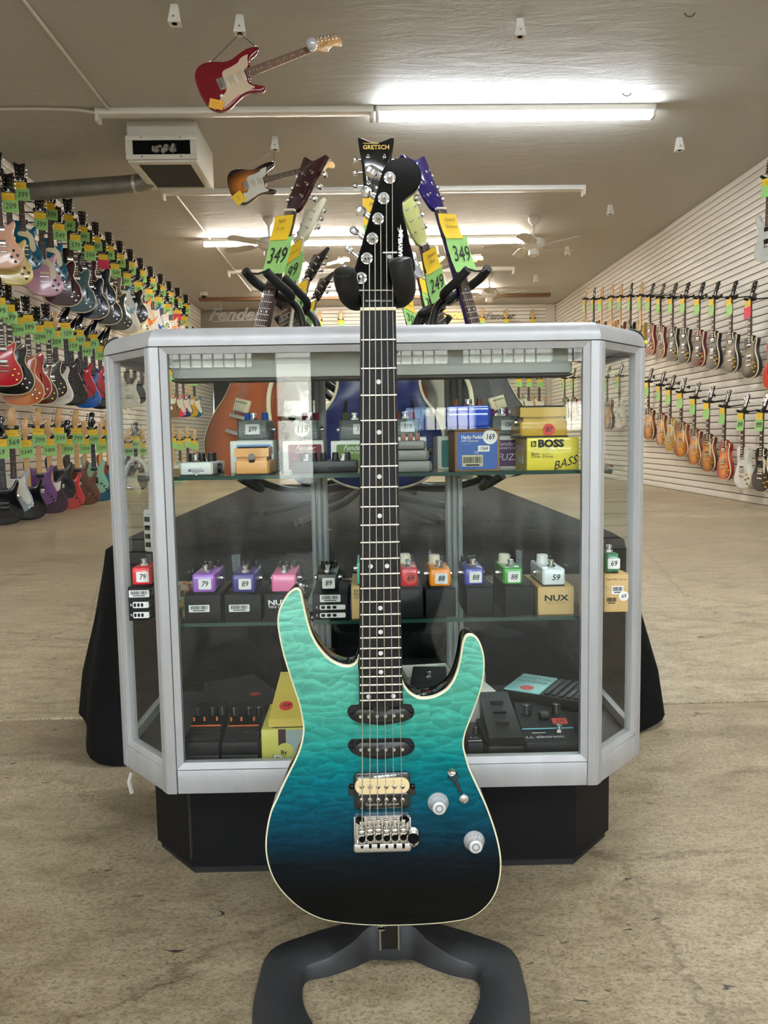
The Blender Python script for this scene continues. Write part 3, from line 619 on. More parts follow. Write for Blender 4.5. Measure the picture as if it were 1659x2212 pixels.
MID = [(-4, 640, 'single', 'red', (186, 14, 34), '499', 0), (17, 655, 'hollow', 'black', (10, 10, 11), '499', 0), (35, 683, 'hollow', 'amber', burst('amber_glow', (222, 146, 44), (186, 92, 28)), '2399', 0), (57, 678, 'hollow', 'red-orange', burst('orange_burst', (220, 84, 26), (150, 30, 18)), '399', 0), (80, 700, 'single', 'brown amber', BB, '2399', 0), (101, 692, 'single', 'black', (10, 10, 11), '79', 0),
       (117, 712, 'double', 'white', (232, 230, 226), '209', 0), (139, 695, 'blade', 'black', (22, 12, 14), '109', 0), (152, 722, 'blade', 'matte black', (14, 14, 15), '109', 0), (169, 710, 'blade', 'crimson', (178, 14, 36), '349', 0), (183, 735, 'blade', 'bright blue', (10, 96, 190), '449', 0), (199, 720, 'blade', 'red', (170, 18, 36), '79', 0), (214, 745, 'blade', 'charcoal', (26, 26, 30), '269', 0), (227, 738, 'blade', 'royal blue', (14, 50, 150), '349', 0),
       (274, 757, 'double', 'cream', (226, 222, 208), '', 0), (289, 752, 'doubleb', 'black', (16, 16, 18), '', 0), (304, 762, 'double', 'white', (230, 228, 222), '', 0), (366, 800, 'slab', 'brown', (130, 92, 52), '', 0), (381, 803, 'double', 'hot pink', (220, 60, 96), '', 0), (394, 806, 'double', 'deep blue', (24, 44, 110), '', 0), (406, 809, 'slab', 'yellow', (204, 160, 50), '', 0), (418, 812, 'double', 'teal', (20, 92, 120), '', 0)]
BOT = [(0, 945, 'doubleb', 'black', (16, 16, 17), '69', 0), (25, 925, 'double', 'ice blue', (170, 182, 196), '569', 0), (54, 947, 'doublem', 'black', (12, 12, 13), '1149', 0), (81, 922, 'doublem', 'violet', (108, 66, 124), '399', 0), (103, 945, 'slab', 'plum', (58, 34, 54), '1499', 0), (126, 920, 'doublem', 'charcoal', (36, 36, 42), '599', 0), (144, 945, 'doubleb', 'coral red', (196, 56, 56), '999', 0),
       (163, 922, 'doublem', 'walnut', (92, 54, 36), '799', 0), (181, 945, 'doublem', 'mid brown', (104, 62, 42), '1099', 0), (198, 925, 'doubleb', 'seafoam', (138, 196, 164), '1099', 0), (216, 945, 'doublem', 'teal', (0, 96, 130), '1299', 0), (231, 925, 'doublem', 'orange brown', (150, 72, 30), '999', 0), (276, 955, 'double', 'butter cream', (214, 204, 156), '899', 0), (292, 940, 'doubleb', 'black', (20, 20, 20), '849', 0), (306, 955, 'slab', 'cream', (216, 206, 170), '1049', 0),
       (372, 945, 'slab', 'seafoam', (160, 196, 170), '', 0), (388, 950, 'double', 'cream', (220, 214, 190), '', 0), (404, 945, 'double', 'natural', (206, 160, 96), '', 0), (420, 950, 'slab', 'butter', (216, 196, 140), '', 0)]
GLW = 'duct wall'
wall_row(TOPH, 0, -3.22, 24, 'upper top row, ' + GLW, wl, 1.0, 'guitars in the upper top row')
wall_row(TOPL, 0, -3.16, 24, 'lower top row, ' + GLW, wl, 1.0, 'guitars in the lower top row')
wall_row(MID, 0, -3.22, 26, 'middle row, ' + GLW, wl, .97, 'guitars in the middle row')
wall_row(BOT, 0, -3.24, 26, 'bottom row, ' + GLW, wl, .975, 'guitars in the bottom row')
BK = (14, 14, 15)
RT = [(1678, 652, 'hollow', 'coral red', (206, 70, 56), N_, 0), (1622, 646, 'single', 'grey burst', GB, '', 1), (1580.5, 643, 'single', 'grey burst', GB, '', 0), (1543, 643, 'single', 'black', BK, '', 0), (1511, 643.6, 'single', 'dark grey and red', burst('slate_red', (50, 48, 50), (110, 18, 24)), '', 0), (1479.5, 642, 'single', 'black', BK, '', 0), (1453, 643, 'single', 'black', (20, 20, 22), '', 0),
      (1427, 642.5, 'singleg', 'dark red', burst('dark_red_burst', (60, 50, 46), (104, 16, 20)), '', 0), (1404.8, 640, 'single', 'deep red', (112, 18, 24), '', 0), (1384.8, 639, 'doublem', 'gold', (170, 140, 50), '', 0), (1363, 639.7, 'doubleb', 'black', BK, '', 0), (1341, 641, 'doublem', 'brown', (120, 70, 36), '', 0), (1321.7, 641.6, 'doublem', 'natural', (190, 140, 80), '', 0), (1299.6, 645, 'doublem', 'brown', (110, 64, 36), '', 0), (1283, 646, 'doubleb', 'black', BK, '', 0), (1265.6, 646, 'doublem', 'natural', (180, 130, 70), '', 0)]
RB = [(1648, 888, 'singleg', 'black', BK, '899', 0), (1606, 889, 'single', 'white', (228, 226, 220), '899', 0), (1566.6, 878, 'single', 'cherry burst', CB, '', 0), (1531.5, 867.7, 'singleg', 'tobacco burst', SB, '', 0), (1501.6, 859, 'singleg', 'amber burst', AB, '', 0), (1472.5, 847, 'singleg', 'honey burst', IB, '', 0), (1449, 840, 'singleg', 'gold top', (176, 138, 58), '', 0), (1427.5, 832, 'singleg', 'amber burst', AB, '', 0), (1401.4, 824, 'singleg', 'tobacco burst', SB, '', 0),
      (1375, 818, 'singleg', 'honey burst', IB, '', 0), (1338, 812, 'single', 'white', (228, 226, 220), '', 0), (1312, 815, 'hollow', 'tobacco burst', SB, '', 0), (1262, 815, 'single', 'cherry burst', CB, '', 0), (1238, 816, 'single', 'wine red', (120, 20, 34), '', 0), (1220, 817, 'single', 'black', BK, '', 0)]
GRW = 'single-cut wall'
wall_row(RT, 0, 3.83, -87, 'upper row, ' + GRW, wr, .95, 'guitars in the upper row of the single-cut wall')
wall_row(RB, 0, 3.80, -87, 'lower row, ' + GRW, wr, .95, 'guitars in the lower row of the single-cut wall')
p = P(1662, 382, 0, 3.83); M = nutM(p, -66)
ACR = mat('clear_acrylic', (200, 204, 204), .08, coat=.5); ACR.node_tree.nodes['Principled BSDF'].inputs['Alpha'].default_value = .45
guitar('double', M, ACR, 'see-through acrylic guitar hung highest on the single-cut wall', head='inline', pickm=BPG, scale=.95, group='guitars hung high on the single-cut wall')
hanger(M, wr(p.z), 'black yoke of the see-through acrylic guitar', 'hangers, high')
price_tag(M @ Matrix.Translation((0, -.03, -.015)), '', 'pale green card on the see-through acrylic guitar')
BKR = [(690, 692, 'slab', 'cream', (226, 214, 180), '', 0), (736, 690, 'double', 'sunburst', SB, '', 0), (1041, 686, 'double', 'natural', (206, 160, 96), '', 0), (1093, 688, 'double', 'white', (226, 224, 216), '', 0), (1150, 688, 'slab', 'butter', (216, 196, 140), '', 0)]
BKL = [(1092, 816, 'double', 'amber', (200, 140, 60), '', 0), (1120, 817, 'double', 'white', (220, 218, 210), '', 0), (1142, 817, 'double', 'olive', (120, 120, 80), '', 0), (1165, 818, 'double', 'natural', (196, 150, 90), '', 0)]
def back_row(entries, row):
    for i, (px, py, kind, cw, body, num, red) in enumerate(entries):
        p = P(px, py, 1, YB - .14); M = nutM(p, 0); a = dict(STY[kind])
        guitar(M=M, body=body if not isinstance(body, tuple) else paint(body), label='%s %s guitar with maple neck, %s along the %s' % (cw, KINDW[kind], ORD[i], row), group='guitars on the rear wall', **a)
        price_tag(M @ Matrix.Translation((0, -.03, -.015)), num, 'small price card on the %s guitar along the %s' % (ORD[i], row))
        t = thing('guitar_hanger', 'black yoke of the %s guitar along the %s' % (ORD[i], row), 'hanger', M=M, group='hangers on the rear wall')
        put('yoke', gmesh(('yoke',), m_yoke), YOKE, t, obj_mats=True); MB().cyl((0, .045, -.004), (0, .139, -.004), .008, n=6).build('arm', BLK, t)
back_row(BKR, 'upper row of the rear wall'); back_row(BKL, 'lower row of the rear wall')
# the four guitars hung from the ceiling
def hung(px, py, dist, head_px, style, body, label, label_w, hk, wires, **kw):
    a = P(px, py, 1, dist); b = P(head_px[0], head_px[1], 1, dist); d = (b - a); ang = math.degrees(math.atan2(d.x, d.z))
    M = Matrix.Translation(b) @ Matrix.Rotation(math.radians(ang), 4, 'Y') @ Matrix.Rotation(math.radians(-4), 4, 'X')
    g = guitar(M=M, body=body, label=label, detail=True, group='guitars hung from the ceiling', **{**STY[style], **kw})
    for k, (wx, wz) in enumerate(wires):
        q = M @ Vector((wx, .02, wz)); h = Vector(hk) + Vector((0, -.02, -.12))
        if k == 0: w = MB()
        w.cyl(h, q, .003, n=5)
        MB().tube([tuple(Vector((wx, .02, wz)) + Vector((.012 * math.cos(a2), 0, .012 * math.sin(a2)))) for a2 in np.linspace(0, 2 * PI, 10)], .003, 5).build('strap_ring', CHR, g)
    tag(w.build('hanging_wire', mat('grey_wire', (110, 104, 96), .4, .5)), label_w, 'wire', 'wires of the hung guitars')
    return g, M
TW = [(-.15, -.40), (.02, -.806)]
g, M = hung(487, 185, 5.5, (677, 104), 'double', paint((112, 12, 26)), 'dark red guitar with beige pickguard hung from the ceiling by wire', 'thin wire holding the dark red guitar', HP[0], [(-.141, -.345), (-.155, -.66)], guard=mat('beige_guard', (198, 176, 148), .35), board=mat('brown_board', (112, 78, 56), .45))
hs_ = [c_ for c_ in g.children if c_.name.startswith('headstock')][0]; text('F' + 'ender', .022, (.004, -.0056, .07), INK, hs_, rot=(PI / 2, -PI / 2 - .2, 0), shear=.4)
t = thing('price_tag', 'small orange sticker tag on the pickguard of the hung red guitar', 'price tag', M=M @ Matrix.Translation((.115, -.02, -.735)) @ Matrix.Rotation(-1.0, 4, 'Y'))
MB().box(-.045, .045, 0, .002, -.03, .03).build('price_card', mat('orange_card', (222, 160, 40), .5), t); text('~~~', .02, (0, -.001, .008), INK, t)
bl = tag(MB().sphere(tuple(M @ Vector((.0, -.06, -.012))), .04, 20).build('clear_ball', mat('clear_ball', (214, 214, 226), .04, .35, coat=1.0)), 'clear shiny ball hanging before the nut of the red guitar', 'ball')
g, M2 = hung(552, 398, 7.6, (678, 362), 'double', burst('three_burst', (196, 116, 50), (24, 12, 10)), 'sunburst guitar with pearly pickguard hung below the red one', 'thin wire holding the sunburst guitar', HP[2], [(-.141, -.345), (-.155, -.66)], guard=mat('pearl_guard', (206, 202, 190), .25))
t = thing('price_tag', 'yellow card on the body of the hung sunburst guitar', 'price tag', M=M2 @ Matrix.Translation((.1, -.02, -.74)) @ Matrix.Rotation(-.4, 4, 'Y'))
MB().box(-.05, .05, 0, .002, -.05, .05).build('price_card', YEL, t); text('~~', .04, (0, -.001, 0), INK, t)
hung(632, 597, 11.7, (727, 566), 'slab', paint((232, 214, 160)), 'cream guitar hung far back behind the leaning headstocks', 'thin wire holding the cream guitar', HP[8], [(-.13, -.42), (-.15, -.68)], guard=WPG, board=ROSE)
hung(917, 590, 11.5, (1015, 562), 'double', paint((222, 176, 112)), 'natural wood guitar hung far back below the fan', 'thin wire holding the natural wood guitar', HP[5], [(-.141, -.345), (-.155, -.66)], guard=None, npick=1)
# ================================================================ THE SHOWCASE
ALU = mat('satin_aluminium', (176, 176, 178), .4, .2, spec=.4, var=(30, (160, 160, 162), .6, (1, 1, .15))); GL = glass('case_glass', (.955, .975, .965)); GEDGE = mat('glass_edge', (30, 62, 54), .15)
BASE = mat('black_laminate', (16, 16, 18), .5, spec=.12)
SC0 = Vector((.02, 1.2625, 0)); SYAW = math.radians(-.73)
case = thing('glass_showcase', 'glass display case with satin aluminium frame and black base, full of pedals', 'display case', SC0, (0, 0, SYAW))
A_, B_, C_, D_, E_, F_ = [Vector(v) for v in ((-.468, .455), (-.468, .128), (-.355, 0), (.355, 0), (.468, .128), (.468, .455))]
zf = lambda px, py: P(px, py, 1, 1.263).z
Z0, Z1, Z2, Z3, Z4, Z5 = .168, zf(382, 1666.7), zf(394, 1653), zf(355, 762), zf(330, 747.5), zf(450, 709) + .004
def panel(p, q):
    u = (q - p).normalized(); return Matrix(((u.x, -u.y, 0, p.x), (u.y, u.x, 0, p.y), (0, 0, 1, 0), (0, 0, 0, 1))), (q - p).length
def inset(pts, d):
    out = []
    n = len(pts)
    for i in range(n):
        a, b, c = pts[i - 1], pts[i], pts[(i + 1) % n]; u = (b - a).normalized(); w = (c - b).normalized()
        n1 = Vector((-u.y, u.x)); n2 = Vector((-w.y, w.x)); k = (n1 + n2); k = k / (1 + n1.dot(n2)); out.append(b + k * d)
    return out
PLAN = [A_, B_, C_, D_, E_, F_]
def prism(m, pts, z0, z1, mi=0): return m.loft([[(p.x, p.y, z) for p in pts] for z in (z0, z1)], mi)
bi = inset(PLAN, .05)
b = prism(MB(), bi, .014, Z0).build('base', BASE, case, smooth=0); prism(MB(), inset(PLAN, .056), 0, .014).build('toe_strip', mat('toe_black', (10, 10, 10), .6), b, smooth=0)
MB().cyl((bi[2].x, bi[2].y - .0006, .03), (bi[2].x, bi[2].y - .0006, Z0), .003, n=6).build('corner_bead', mat('bead', (34, 34, 38), .35), b)
prism(MB(), inset(PLAN, .012), Z0 + .004, Z0 + .03).build('deck', mat('deck_dark', (40, 40, 42), .5), case, smooth=0)
PW = .0165
for p, q, w in ((A_, B_, 0), (B_, C_, 1), (C_, D_, 2), (D_, E_, 3), (E_, F_, 0)):
    M, L = panel(p, q); g = PW if w else .02
    MB().box(g, L - g, .001, .016, Z0, Z1 - .0012, M=M, bev=.0012).build('bottom_rail', ALU, case)
    for x in (0, L - g): MB().box(x + .0002, x + g - .0011, 0, .02, Z0, Z4 - .0014, M=M, bev=.001).build('post', ALU, case)
    f = MB(); fw = .0105                                                       # mitred glazing frame
    a0, a1, b0, b1 = g, L - g, Z1, Z4 - .0014
    o = [(a0, b0), (a1, b0), (a1, b1), (a0, b1)]; i_ = [(a0 + fw, b0 + fw), (a1 - fw, b0 + fw), (a1 - fw, b1 - fw), (a0 + fw, b1 - fw)]
    for k in range(4):
        j = (k + 1) % 4
        v = [(o[k][0], .002, o[k][1]), (o[j][0], .002, o[j][1]), (i_[j][0], .006, i_[j][1]), (i_[k][0], .006, i_[k][1])]
        v += [(x, .018, z) for x, y, z in v]
        f.add([tuple(M @ Vector(c)) for c in v], [(0, 1, 2, 3), (7, 6, 5, 4), (0, 4, 5, 1), (1, 5, 6, 2), (2, 6, 7, 3), (3, 7, 4, 0)])
    fo = f.build('glazing_frame', ALU, case, smooth=0)
    if w or True: MB().box(a0 + fw * .7, a1 - fw * .7, .0095, .0135, b0 + fw * .7, b1 - fw * .7, M=M).build('pane', GL, fo, smooth=0)
# rounded top rail and top
R = .026; zt = Z5; prof = [(0, Z4)] + [(R - R * math.cos(a), zt - R + R * math.sin(a)) for a in np.linspace(0, PI / 2, 8)] + [(.07, zt), (.07, Z4)]
for p, q, n in ((A_, B_, 'top_rail'), (B_, C_, 'top_rail'), (C_, D_, 'top_rail'), (D_, E_, 'top_rail'), (E_, F_, 'top_rail')):
    i = PLAN.index(p); rings = []
    for k, z in prof:
        ins = inset(PLAN, k); rings.append(((ins[i].x, ins[i].y, z), (ins[i + 1].x, ins[i + 1].y, z)))
    m = MB(); g = .0004; d = (q - p).normalized() * g
    m.loft([[(a[0] + d.x, a[1] + d.y, a[2]) for a, b_ in rings], [(b_[0] - d.x, b_[1] - d.y, b_[2]) for a, b_ in rings]]); m.build(n, ALU, case)
prism(MB(), inset(PLAN, .068), zt - .012, zt - .001).build('top_panel', mat('top_laminate', (190, 190, 190), .4), case, smooth=0)
for p, c in ((B_, (20, 20, 22)), (E_, (20, 20, 22))):
    s = -1 if p is B_ else 1
    MB().tube([(p.x + s * (-.001 + k), p.y + .001, z) for k, z in [(-a, b) for a, b in prof[:9]]], .0022, 6).build('corner_cap', BLK, case)
tag_ = MB().sphere((E_.x + .0, E_.y - .001, Z4 + .008), .004, 8).build('corner_sticker', mat('yellow_dot', (214, 210, 60), .5), case)
# inside: shelves, standards, light valance, back doors
for zs in (.690, .4475):
    pl_ = inset(PLAN, .03); sh = prism(MB(), pl_, zs - .006, zs).build('shelf', glass('shelf_glass', (.90, .955, .93)), case, smooth=0)
    MB().box(pl_[2].x, pl_[3].x, .0292, .0299, zs - .006, zs).build('polished_edge', GEDGE, sh)
    for s in (-1, 1):
        m = MB().box(s * .145 + .02 - .012, s * .145 + .02 + .012, .2, .435, zs - .022, zs - .0065, bev=.002); m.build('shelf_bracket', mat('bracket_grey', (190, 190, 186), .4), case)
        MB().cyl((s * .43, .2, zs - .012), (s * .43, .34, zs - .012), .005, n=8).build('shelf_rest', mat('bracket_dark', (80, 86, 88), .3, .5), case)
for s in (-1, 1):
    m = MB(); x = s * .145 + .02
    for k in (-.016, -.004, .008): m.box(x + k, x + k + .008, .433, .447, Z0, Z4, bev=.001)
    m.box(x - .018, x + .018, .442, .450, Z0, Z4); m.build('shelf_standard', ALU, case)
MB().box(-.335, .325, .06, .1, Z3 - .036, Z3 + .004, bev=.004).build('light_valance', mat('valance', (214, 216, 214), .35), case)
MB().box(-.335, .325, .06, .12, Z3 - .040, Z3 - .037).build('valance_underside', mat('valance_dark', (92, 84, 78), .6), case)
for x0, x1, y in ((-.455, .01, .436), (-.01, .455, .428)):
    d = MB().box(x0, x1, y, y + .005, Z0 + .01, Z4 - .01).build('sliding_door', GL, case, smooth=0)
cl = MB()
cl.tube([(-.452, .122, .155), (-.456, .116, .14), (-.45, .112, .12)], .004, 6).build('plastic_clip', mat('clear_plastic', (170, 166, 158), .15), case)
# tape scrap
# power strip on the inner side of the case
ps = thing('power_strip', 'white power strip with its cord looped inside the end pane of the showcase', 'power strip', (-.405, 1.50, .60), (0, 0, math.radians(-30)))
m = MB().box(-.014, .014, -.01, .012, -.06, .02, bev=.005); m.build('strip_body', mat('white_plastic', (226, 226, 222), .35), ps)
for k in range(4): MB().box(-.006, .006, -.0115, -.0098, -.05 + k * .016, -.041 + k * .016).build('socket', DK, ps)
MB().tube(smoothed([(0, 0, .02), (.002, .0, .07), (-.01, .0, .105), (-.035, 0, .115), (-.06, 0, .09), (-.07, 0, .03), (-.07, 0, -.03)], 6, False), .004, 8).build('cord', mat('white_plastic', (226, 226, 222), .35), ps)

# ================================================================ PEDALS AND BOXES IN THE CASE
PAPER = mat('white_label', (226, 226, 222), .6); CARD = mat('kraft_card', (198, 166, 112), .7, bump=(60, .2)); KBLK = mat('black_card', (13, 13, 14), .6, spec=.3); REDS = mat('red_sticker', (206, 60, 52), .5); WINK = mat('white_ink', (226, 226, 226), .5)
def fit(x0, x1, yb, yt, z, ymin=1.30, y=None):
    Y = y if y else max(P((x0 + x1) / 2, yb, 2, z).y, ymin)
    a, b = P(x0, yb, 1, Y), P(x1, yb, 1, Y); t = P((x0 + x1) / 2, yt, 1, Y)
    return (a.x + b.x) / 2, Y, (b.x - a.x), t.z - z
def sticker(par, s, w, h, x, z, y=-.0006, m=None, round_=False, sz=.7, shear=.15):
    o = MB().prof((x, y, z), (x, y + .0005, z), [(0, w / 2), (1, w / 2)], 20) if round_ else MB().slab(rrect(x - w / 2, x + w / 2, z - h / 2, z + h / 2, min(w, h) * .12, 3), [(0, y), (0, y + .0005)])
    st = o.build('price_sticker', m or PAPER, par); text(s, h * sz, (x, y - .0004, z), INK, st, shear=shear, sx=.9 if len(s) < 3 else .75, bold=h * .008); return st
def barcode(par, x, z, w, h, y=-.0004, lines=True, ink=None, plate=True):
    if plate: lb = MB().slab(rrect(x - w / 2, x + w / 2, z - h / 2, z + h / 2, .001, 2), [(0, y), (0, y + .0004)]).build('barcode_label', PAPER, par)
    m = MB(); rnd = random.Random(5); q = x - w * .40
    while q < x + w * .4:
        d = rnd.choice((.0006, .0009, .0014)) * w / .03; m.box(q, q + d, y - .0004, y - .0001, z - h * .12, z + h * .38); q += d + rnd.choice((.0007, .0011)) * w / .03
    m.box(x - w * .3, x + w * .3, y - .0004, y - .0001, z - h * .34, z - h * .22)
    m.build('barcode', ink or INK, lb if plate else par, kind='stuff')
def carton(label, x, y, z, w, h, d, m, yaw=0, name='pedal_box', group='pedal boxes in the showcase'):
    t = thing(name, label, 'box', (x, y, z), (0, 0, math.radians(yaw)), group=group)
    MB().box(-w / 2, w / 2, 0, d, 0, h - .0012, bev=.0012).build('carton', m, t)
    MB().box(-w / 2 + .0004, w / 2 - .0004, .0004, d - .0004, h - .0012, h, bev=.0005).build('lid_flap', m, t)
    return t
def footswitch(par, x, y, z, k=1.0):
    m = MB(); m.prof((x, y, z), (x, y, z + .004 * k), [(0, .0072 * k), (1, .0068 * k)], 6); m.prof((x, y, z), (x, y, z + .013 * k), [(0, .0045 * k), (.62, .0042 * k), (.66, .0056 * k), (.95, .0056 * k), (1, .004 * k)], 14)
    return m.build('footswitch', CHR, par)
def knob(par, x, y, z, r, h, m, flare=1.12):
    k = MB().prof((x, y, z), (x, y, z + h), [(0, r * flare), (.12, r * flare), (.2, r), (.93, r * .92), (1, r * .8)], 16).build('knob', m, par)
    MB().box(x - .0006, x + .0006, y - r * .9, y, z + h, z + h + .0004).build('pointer', WINK, k); return k
def pedal(label, x, y, z, w, h, d, m, yaw=0, group=None, taper=.0, bev=.003, rough=None):
    t = thing('effects_pedal', label, 'pedal', (x, y, z), (0, 0, math.radians(yaw)), group=group)
    b = MB().box(-w / 2, w / 2, 0, d, .0022, h, bev=bev).build('housing', m, t)
    MB().box(-w / 2 + .001, w / 2 - .001, .001, d - .001, 0, .002).build('bottom_plate', BLK if bev < .004 else m, t)
    return t
def jacks(t, w, h, d, fy=.4):
    for s in (-1, 1): MB().prof((s * w / 2, d * fy, h * .55), (s * (w / 2 + .006), d * fy, h * .55), [(0, .006), (.4, .006), (.42, .0048), (1, .0045)], 12).build('jack', CHR, t)
def pm(rgb, r=.3): return mat('pedal_%d_%d_%d' % rgb, rgb, r, coat=.3)
ZS2, ZS1, ZD = .4475, .690, .198
GM = 'mini pedals on the middle shelf'; GMB = 'cartons under the mini pedals'
MINI = [  # carton px (x0,x1,top,bottom) pedal px (x0,x1,top,bottom) colour name, price, round sticker, big knob, carton, extra
    ((279, 327, 1268, 1341), (286, 327, 1226, 1271), (206, 40, 48), 'red', '79', 0, None, KBLK, 'sym', .105),
    ((400, 479, 1284, 1349), (416, 465, 1241, 1283), (160, 96, 196), 'light purple', '79', 0, None, KBLK, 'bar', .095),
    ((486, 566, 1284, 1349), (502, 552, 1241, 1281), (64, 52, 128), 'indigo', '89', 0, None, KBLK, 'bar', .095),
    ((572, 652, 1283, 1347), (587, 640, 1241, 1280), (232, 120, 168), 'pink', None, 0, None, KBLK, 'nux', .095),
    ((676, 753, 1281, 1346), (684, 731, 1240, 1280), (24, 24, 26), 'black', '89', 0, None, KBLK, 'sym', .095),
    ((760, 832, 1266, 1346), (772, 820, 1215, 1268), (98, 196, 184), 'mint', None, 0, None, CARD, 'mod', .095),
    ((846, 915, 1272, 1337), (866, 903, 1228, 1272), (196, 20, 40), 'crimson', '69', 1, (214, 206, 184), KBLK, None, .085),
    ((920, 985, 1271, 1336), (928, 974, 1230, 1271), (236, 140, 24), 'orange', '88', 0, (214, 206, 184), KBLK, None, .085),
    ((1008, 1066, 1268, 1335), (1004, 1046, 1228, 1266), (60, 60, 152), 'blue', '88', 0, None, KBLK, None, .085),
    ((1091, 1155, 1266, 1336), (1087, 1129, 1228, 1267), (68, 156, 62), 'bright green', '88', 0, (214, 206, 184), KBLK, None, .085),
    ((1162, 1240, 1268, 1338), (1172, 1221, 1229, 1268), (222, 226, 230), 'white', '59', 2, (232, 232, 232), CARD, 'nux', .1),
    ((1305, 1357, 1240, 1322), (1309, 1337, 1196, 1243), (36, 116, 74), 'dark green', '69', 0, None, CARD, 'bar69', .1)]
for (cx0, cx1, cyt, cyb), (px0, px1, pyt, pyb), rgb, cw, pr, rs, bk, cm, ex_, dep in MINI:
    x, y, w, h = fit(cx0, cx1, cyb, cyt, ZS2, 1.30)
    cn = 'kraft' if cm is CARD else 'black'
    t = carton('%s carton with the %s mini pedal standing on it' % (cn, cw), x, y, ZS2, w, h, .125, cm, group=GMB)
    if ex_ in ('bar', 'sym'): barcode(t, -.006 if ex_ == 'bar' else -.0, h * (.5 if ex_ == 'bar' else .8), .034, .012)
    if ex_ == 'sym':
        for k, zz in enumerate((.47, .17)):
            fr = MB().slab(rrect(-w * .3, w * .42, h * (zz - .09), h * (zz + .09), .002, 2), [(0, -.0005), (0, -.0002)]).build('symbol_strip', WINK, t)
            for q in range(4): MB().slab(rrect(-w * .26 + q * w * .16, -w * .15 + q * w * .16, h * (zz - .055), h * (zz + .055), .0014, 2), [(0, -.0008), (0, -.0005)]).build('symbol', KBLK if q < 3 else PAPER, fr)
            text('\u2672' if 0 else 'X', .006, (-w * .38, -.0005, h * zz), WINK, t)
    if ex_ == 'nux':
        text('NUX', .0135 if cm is CARD else .0115, (0 if cm is CARD else -w * .12, -.0006, h * (.6 if cm is CARD else .68)), INK if cm is CARD else WINK, t, sx=1.35, bold=.0004)
        text('MINI PEDAL' if cm is CARD else 'MINI CORE', .0065, (0 if cm is CARD else -w * .12, -.0006, h * (.43 if cm is CARD else .52)), mat('grey_ink', (150, 130, 100), .6) if cm is CARD else WINK, t)
    if ex_ == 'mod':
        for q, s in enumerate(('MOD', 'Mono', 'Chorus')): text(s, .007, (-w * .42, -.0006, h * (.86 - .1 * q)), INK, t, align='LEFT')
        MB().box(-w * .2, -w * .1, -.0006, -.0002, h * .08, h * .4).build('printed_bar', INK, t)
    if ex_ == 'bar69':
        barcode(t, .002, h * .58, .02, .014); barcode(t, -.008, h * .3, .02, .014, plate=False); sticker(t, '69', .017, .017, .012, h * .42, round_=True, y=-.0016, sz=.55); text('Nano Mini Chorus', .0045, (0, -.0006, h * .86), INK, t)
    x2, y2, w2, h2 = fit(px0, px1, pyb, pyt, ZS2 + h, y=y + .006)
    h2 = max(h2, .026); m = pm(rgb, .3)
    t = pedal('small %s pedal%s on its carton, middle shelf' % (cw, (' with price ' + pr) if pr else ' without a price'), x2, y2, ZS2 + h, w2, h2, dep, m, group=GM)
    jacks(t, w2, h2, dep, .5); footswitch(t, .0, .022, h2, .95)
    if bk: knob(t, -.004 if rs != 2 else -.006, .062, h2, .0105, .016, mat('knob_%d' % bk[0], bk, .4))
    else: knob(t, .0, .06, h2, .006, .012, BLK)
    for s in (-1, 1): knob(t, s * w2 * .3, .078, h2, .0034, .01, BLK)
    if pr and rs != 2: sticker(t, pr, .021, .018 if not rs else .02, .002, h2 * .5, round_=rs == 1, m=REDS if rs == 1 else PAPER)
    if rs == 2: text(pr, .014, (.003, -.0006, h2 * .5), INK, t, shear=.2, bold=.0002)
# ---- upper shelf
HAM = mat('hammertone', (120, 126, 124), .32, .4, bump=(230, .9, .003))
def hammer(label, px, z, y, price, kc, sx_=0.0, rnd=False):
    x, Y, w, h = fit(px[0], px[1], px[3], px[2], z, y=y)
    t = pedal(label, x, Y, z, w, h, .095, HAM, group='hammered grey pedals on the upper shelf', bev=.004)
    footswitch(t, 0, .02, h, 1.0); jacks(t, w, h, .095, .62)
    for s in (-1, 1): knob(t, s * w * .28, .058, h, .0065, .014, mat('knobc_%d_%d_%d' % kc, kc, .4))
    sticker(t, price, .025 if not rnd else .026, .018 if not rnd else .026, sx_, h * .55, round_=rnd); return t
def whitebox(label, px, z, y, lc, words, d=.1):
    x, Y, w, h = fit(px[0], px[1], px[3], px[2], z, y=y)
    t = carton(label, x, Y, z, w, h, d, mat('white_card', (222, 220, 210), .55), group='white label cartons on the upper shelf')
    MB().slab(rrect(-w * .36, w * .46, h * .06, h * .88, .003, 3), [(0, -.0005), (0, -.0001)]).build('printed_label', mat('lbl_%d_%d_%d' % lc, lc, .5), t)
    for s, sz, xx, zz, sh in words: text(s, sz, (xx * w, -.0009, zz * h), WINK, t, shear=sh)
    return t, h
FS = 'F' + 'ender'
t, h = whitebox('white carton with pale blue label behind the tan pedal', (499, 592, 952, 1026), ZS1, 1.40, (120, 160, 206), [])
hammer('hammered grey pedal with blue knobs, price 99, on white carton', (512, 580, 907, 951), ZS1 + h, 1.405, '$99', (30, 90, 190))
t, h = whitebox('white carton with maroon label behind the long black pedal', (612, 700, 952, 1026), ZS1, 1.40, (112, 28, 48), [(FS, .012, .05, .76, .4), ('HAMMERTONE', .0052, .05, .62, 0)])
hammer('hammered grey pedal with maroon knob and half-hidden round price', (646, 689, 907, 951), ZS1 + h, 1.405, '119', (120, 30, 50), -.012, True)
t, h = whitebox('white carton with olive green label next to the maroon one', (716, 802, 952, 1026), ZS1, 1.40, (104, 128, 60), [(FS, .012, .05, .76, .4), ('REVERB TONE', .0052, .05, .6, 0)])
hammer('hammered grey pedal with green knobs, price 119, behind the guitar neck', (733, 800, 907, 951), ZS1 + h, 1.405, '119', (96, 120, 56), .01)
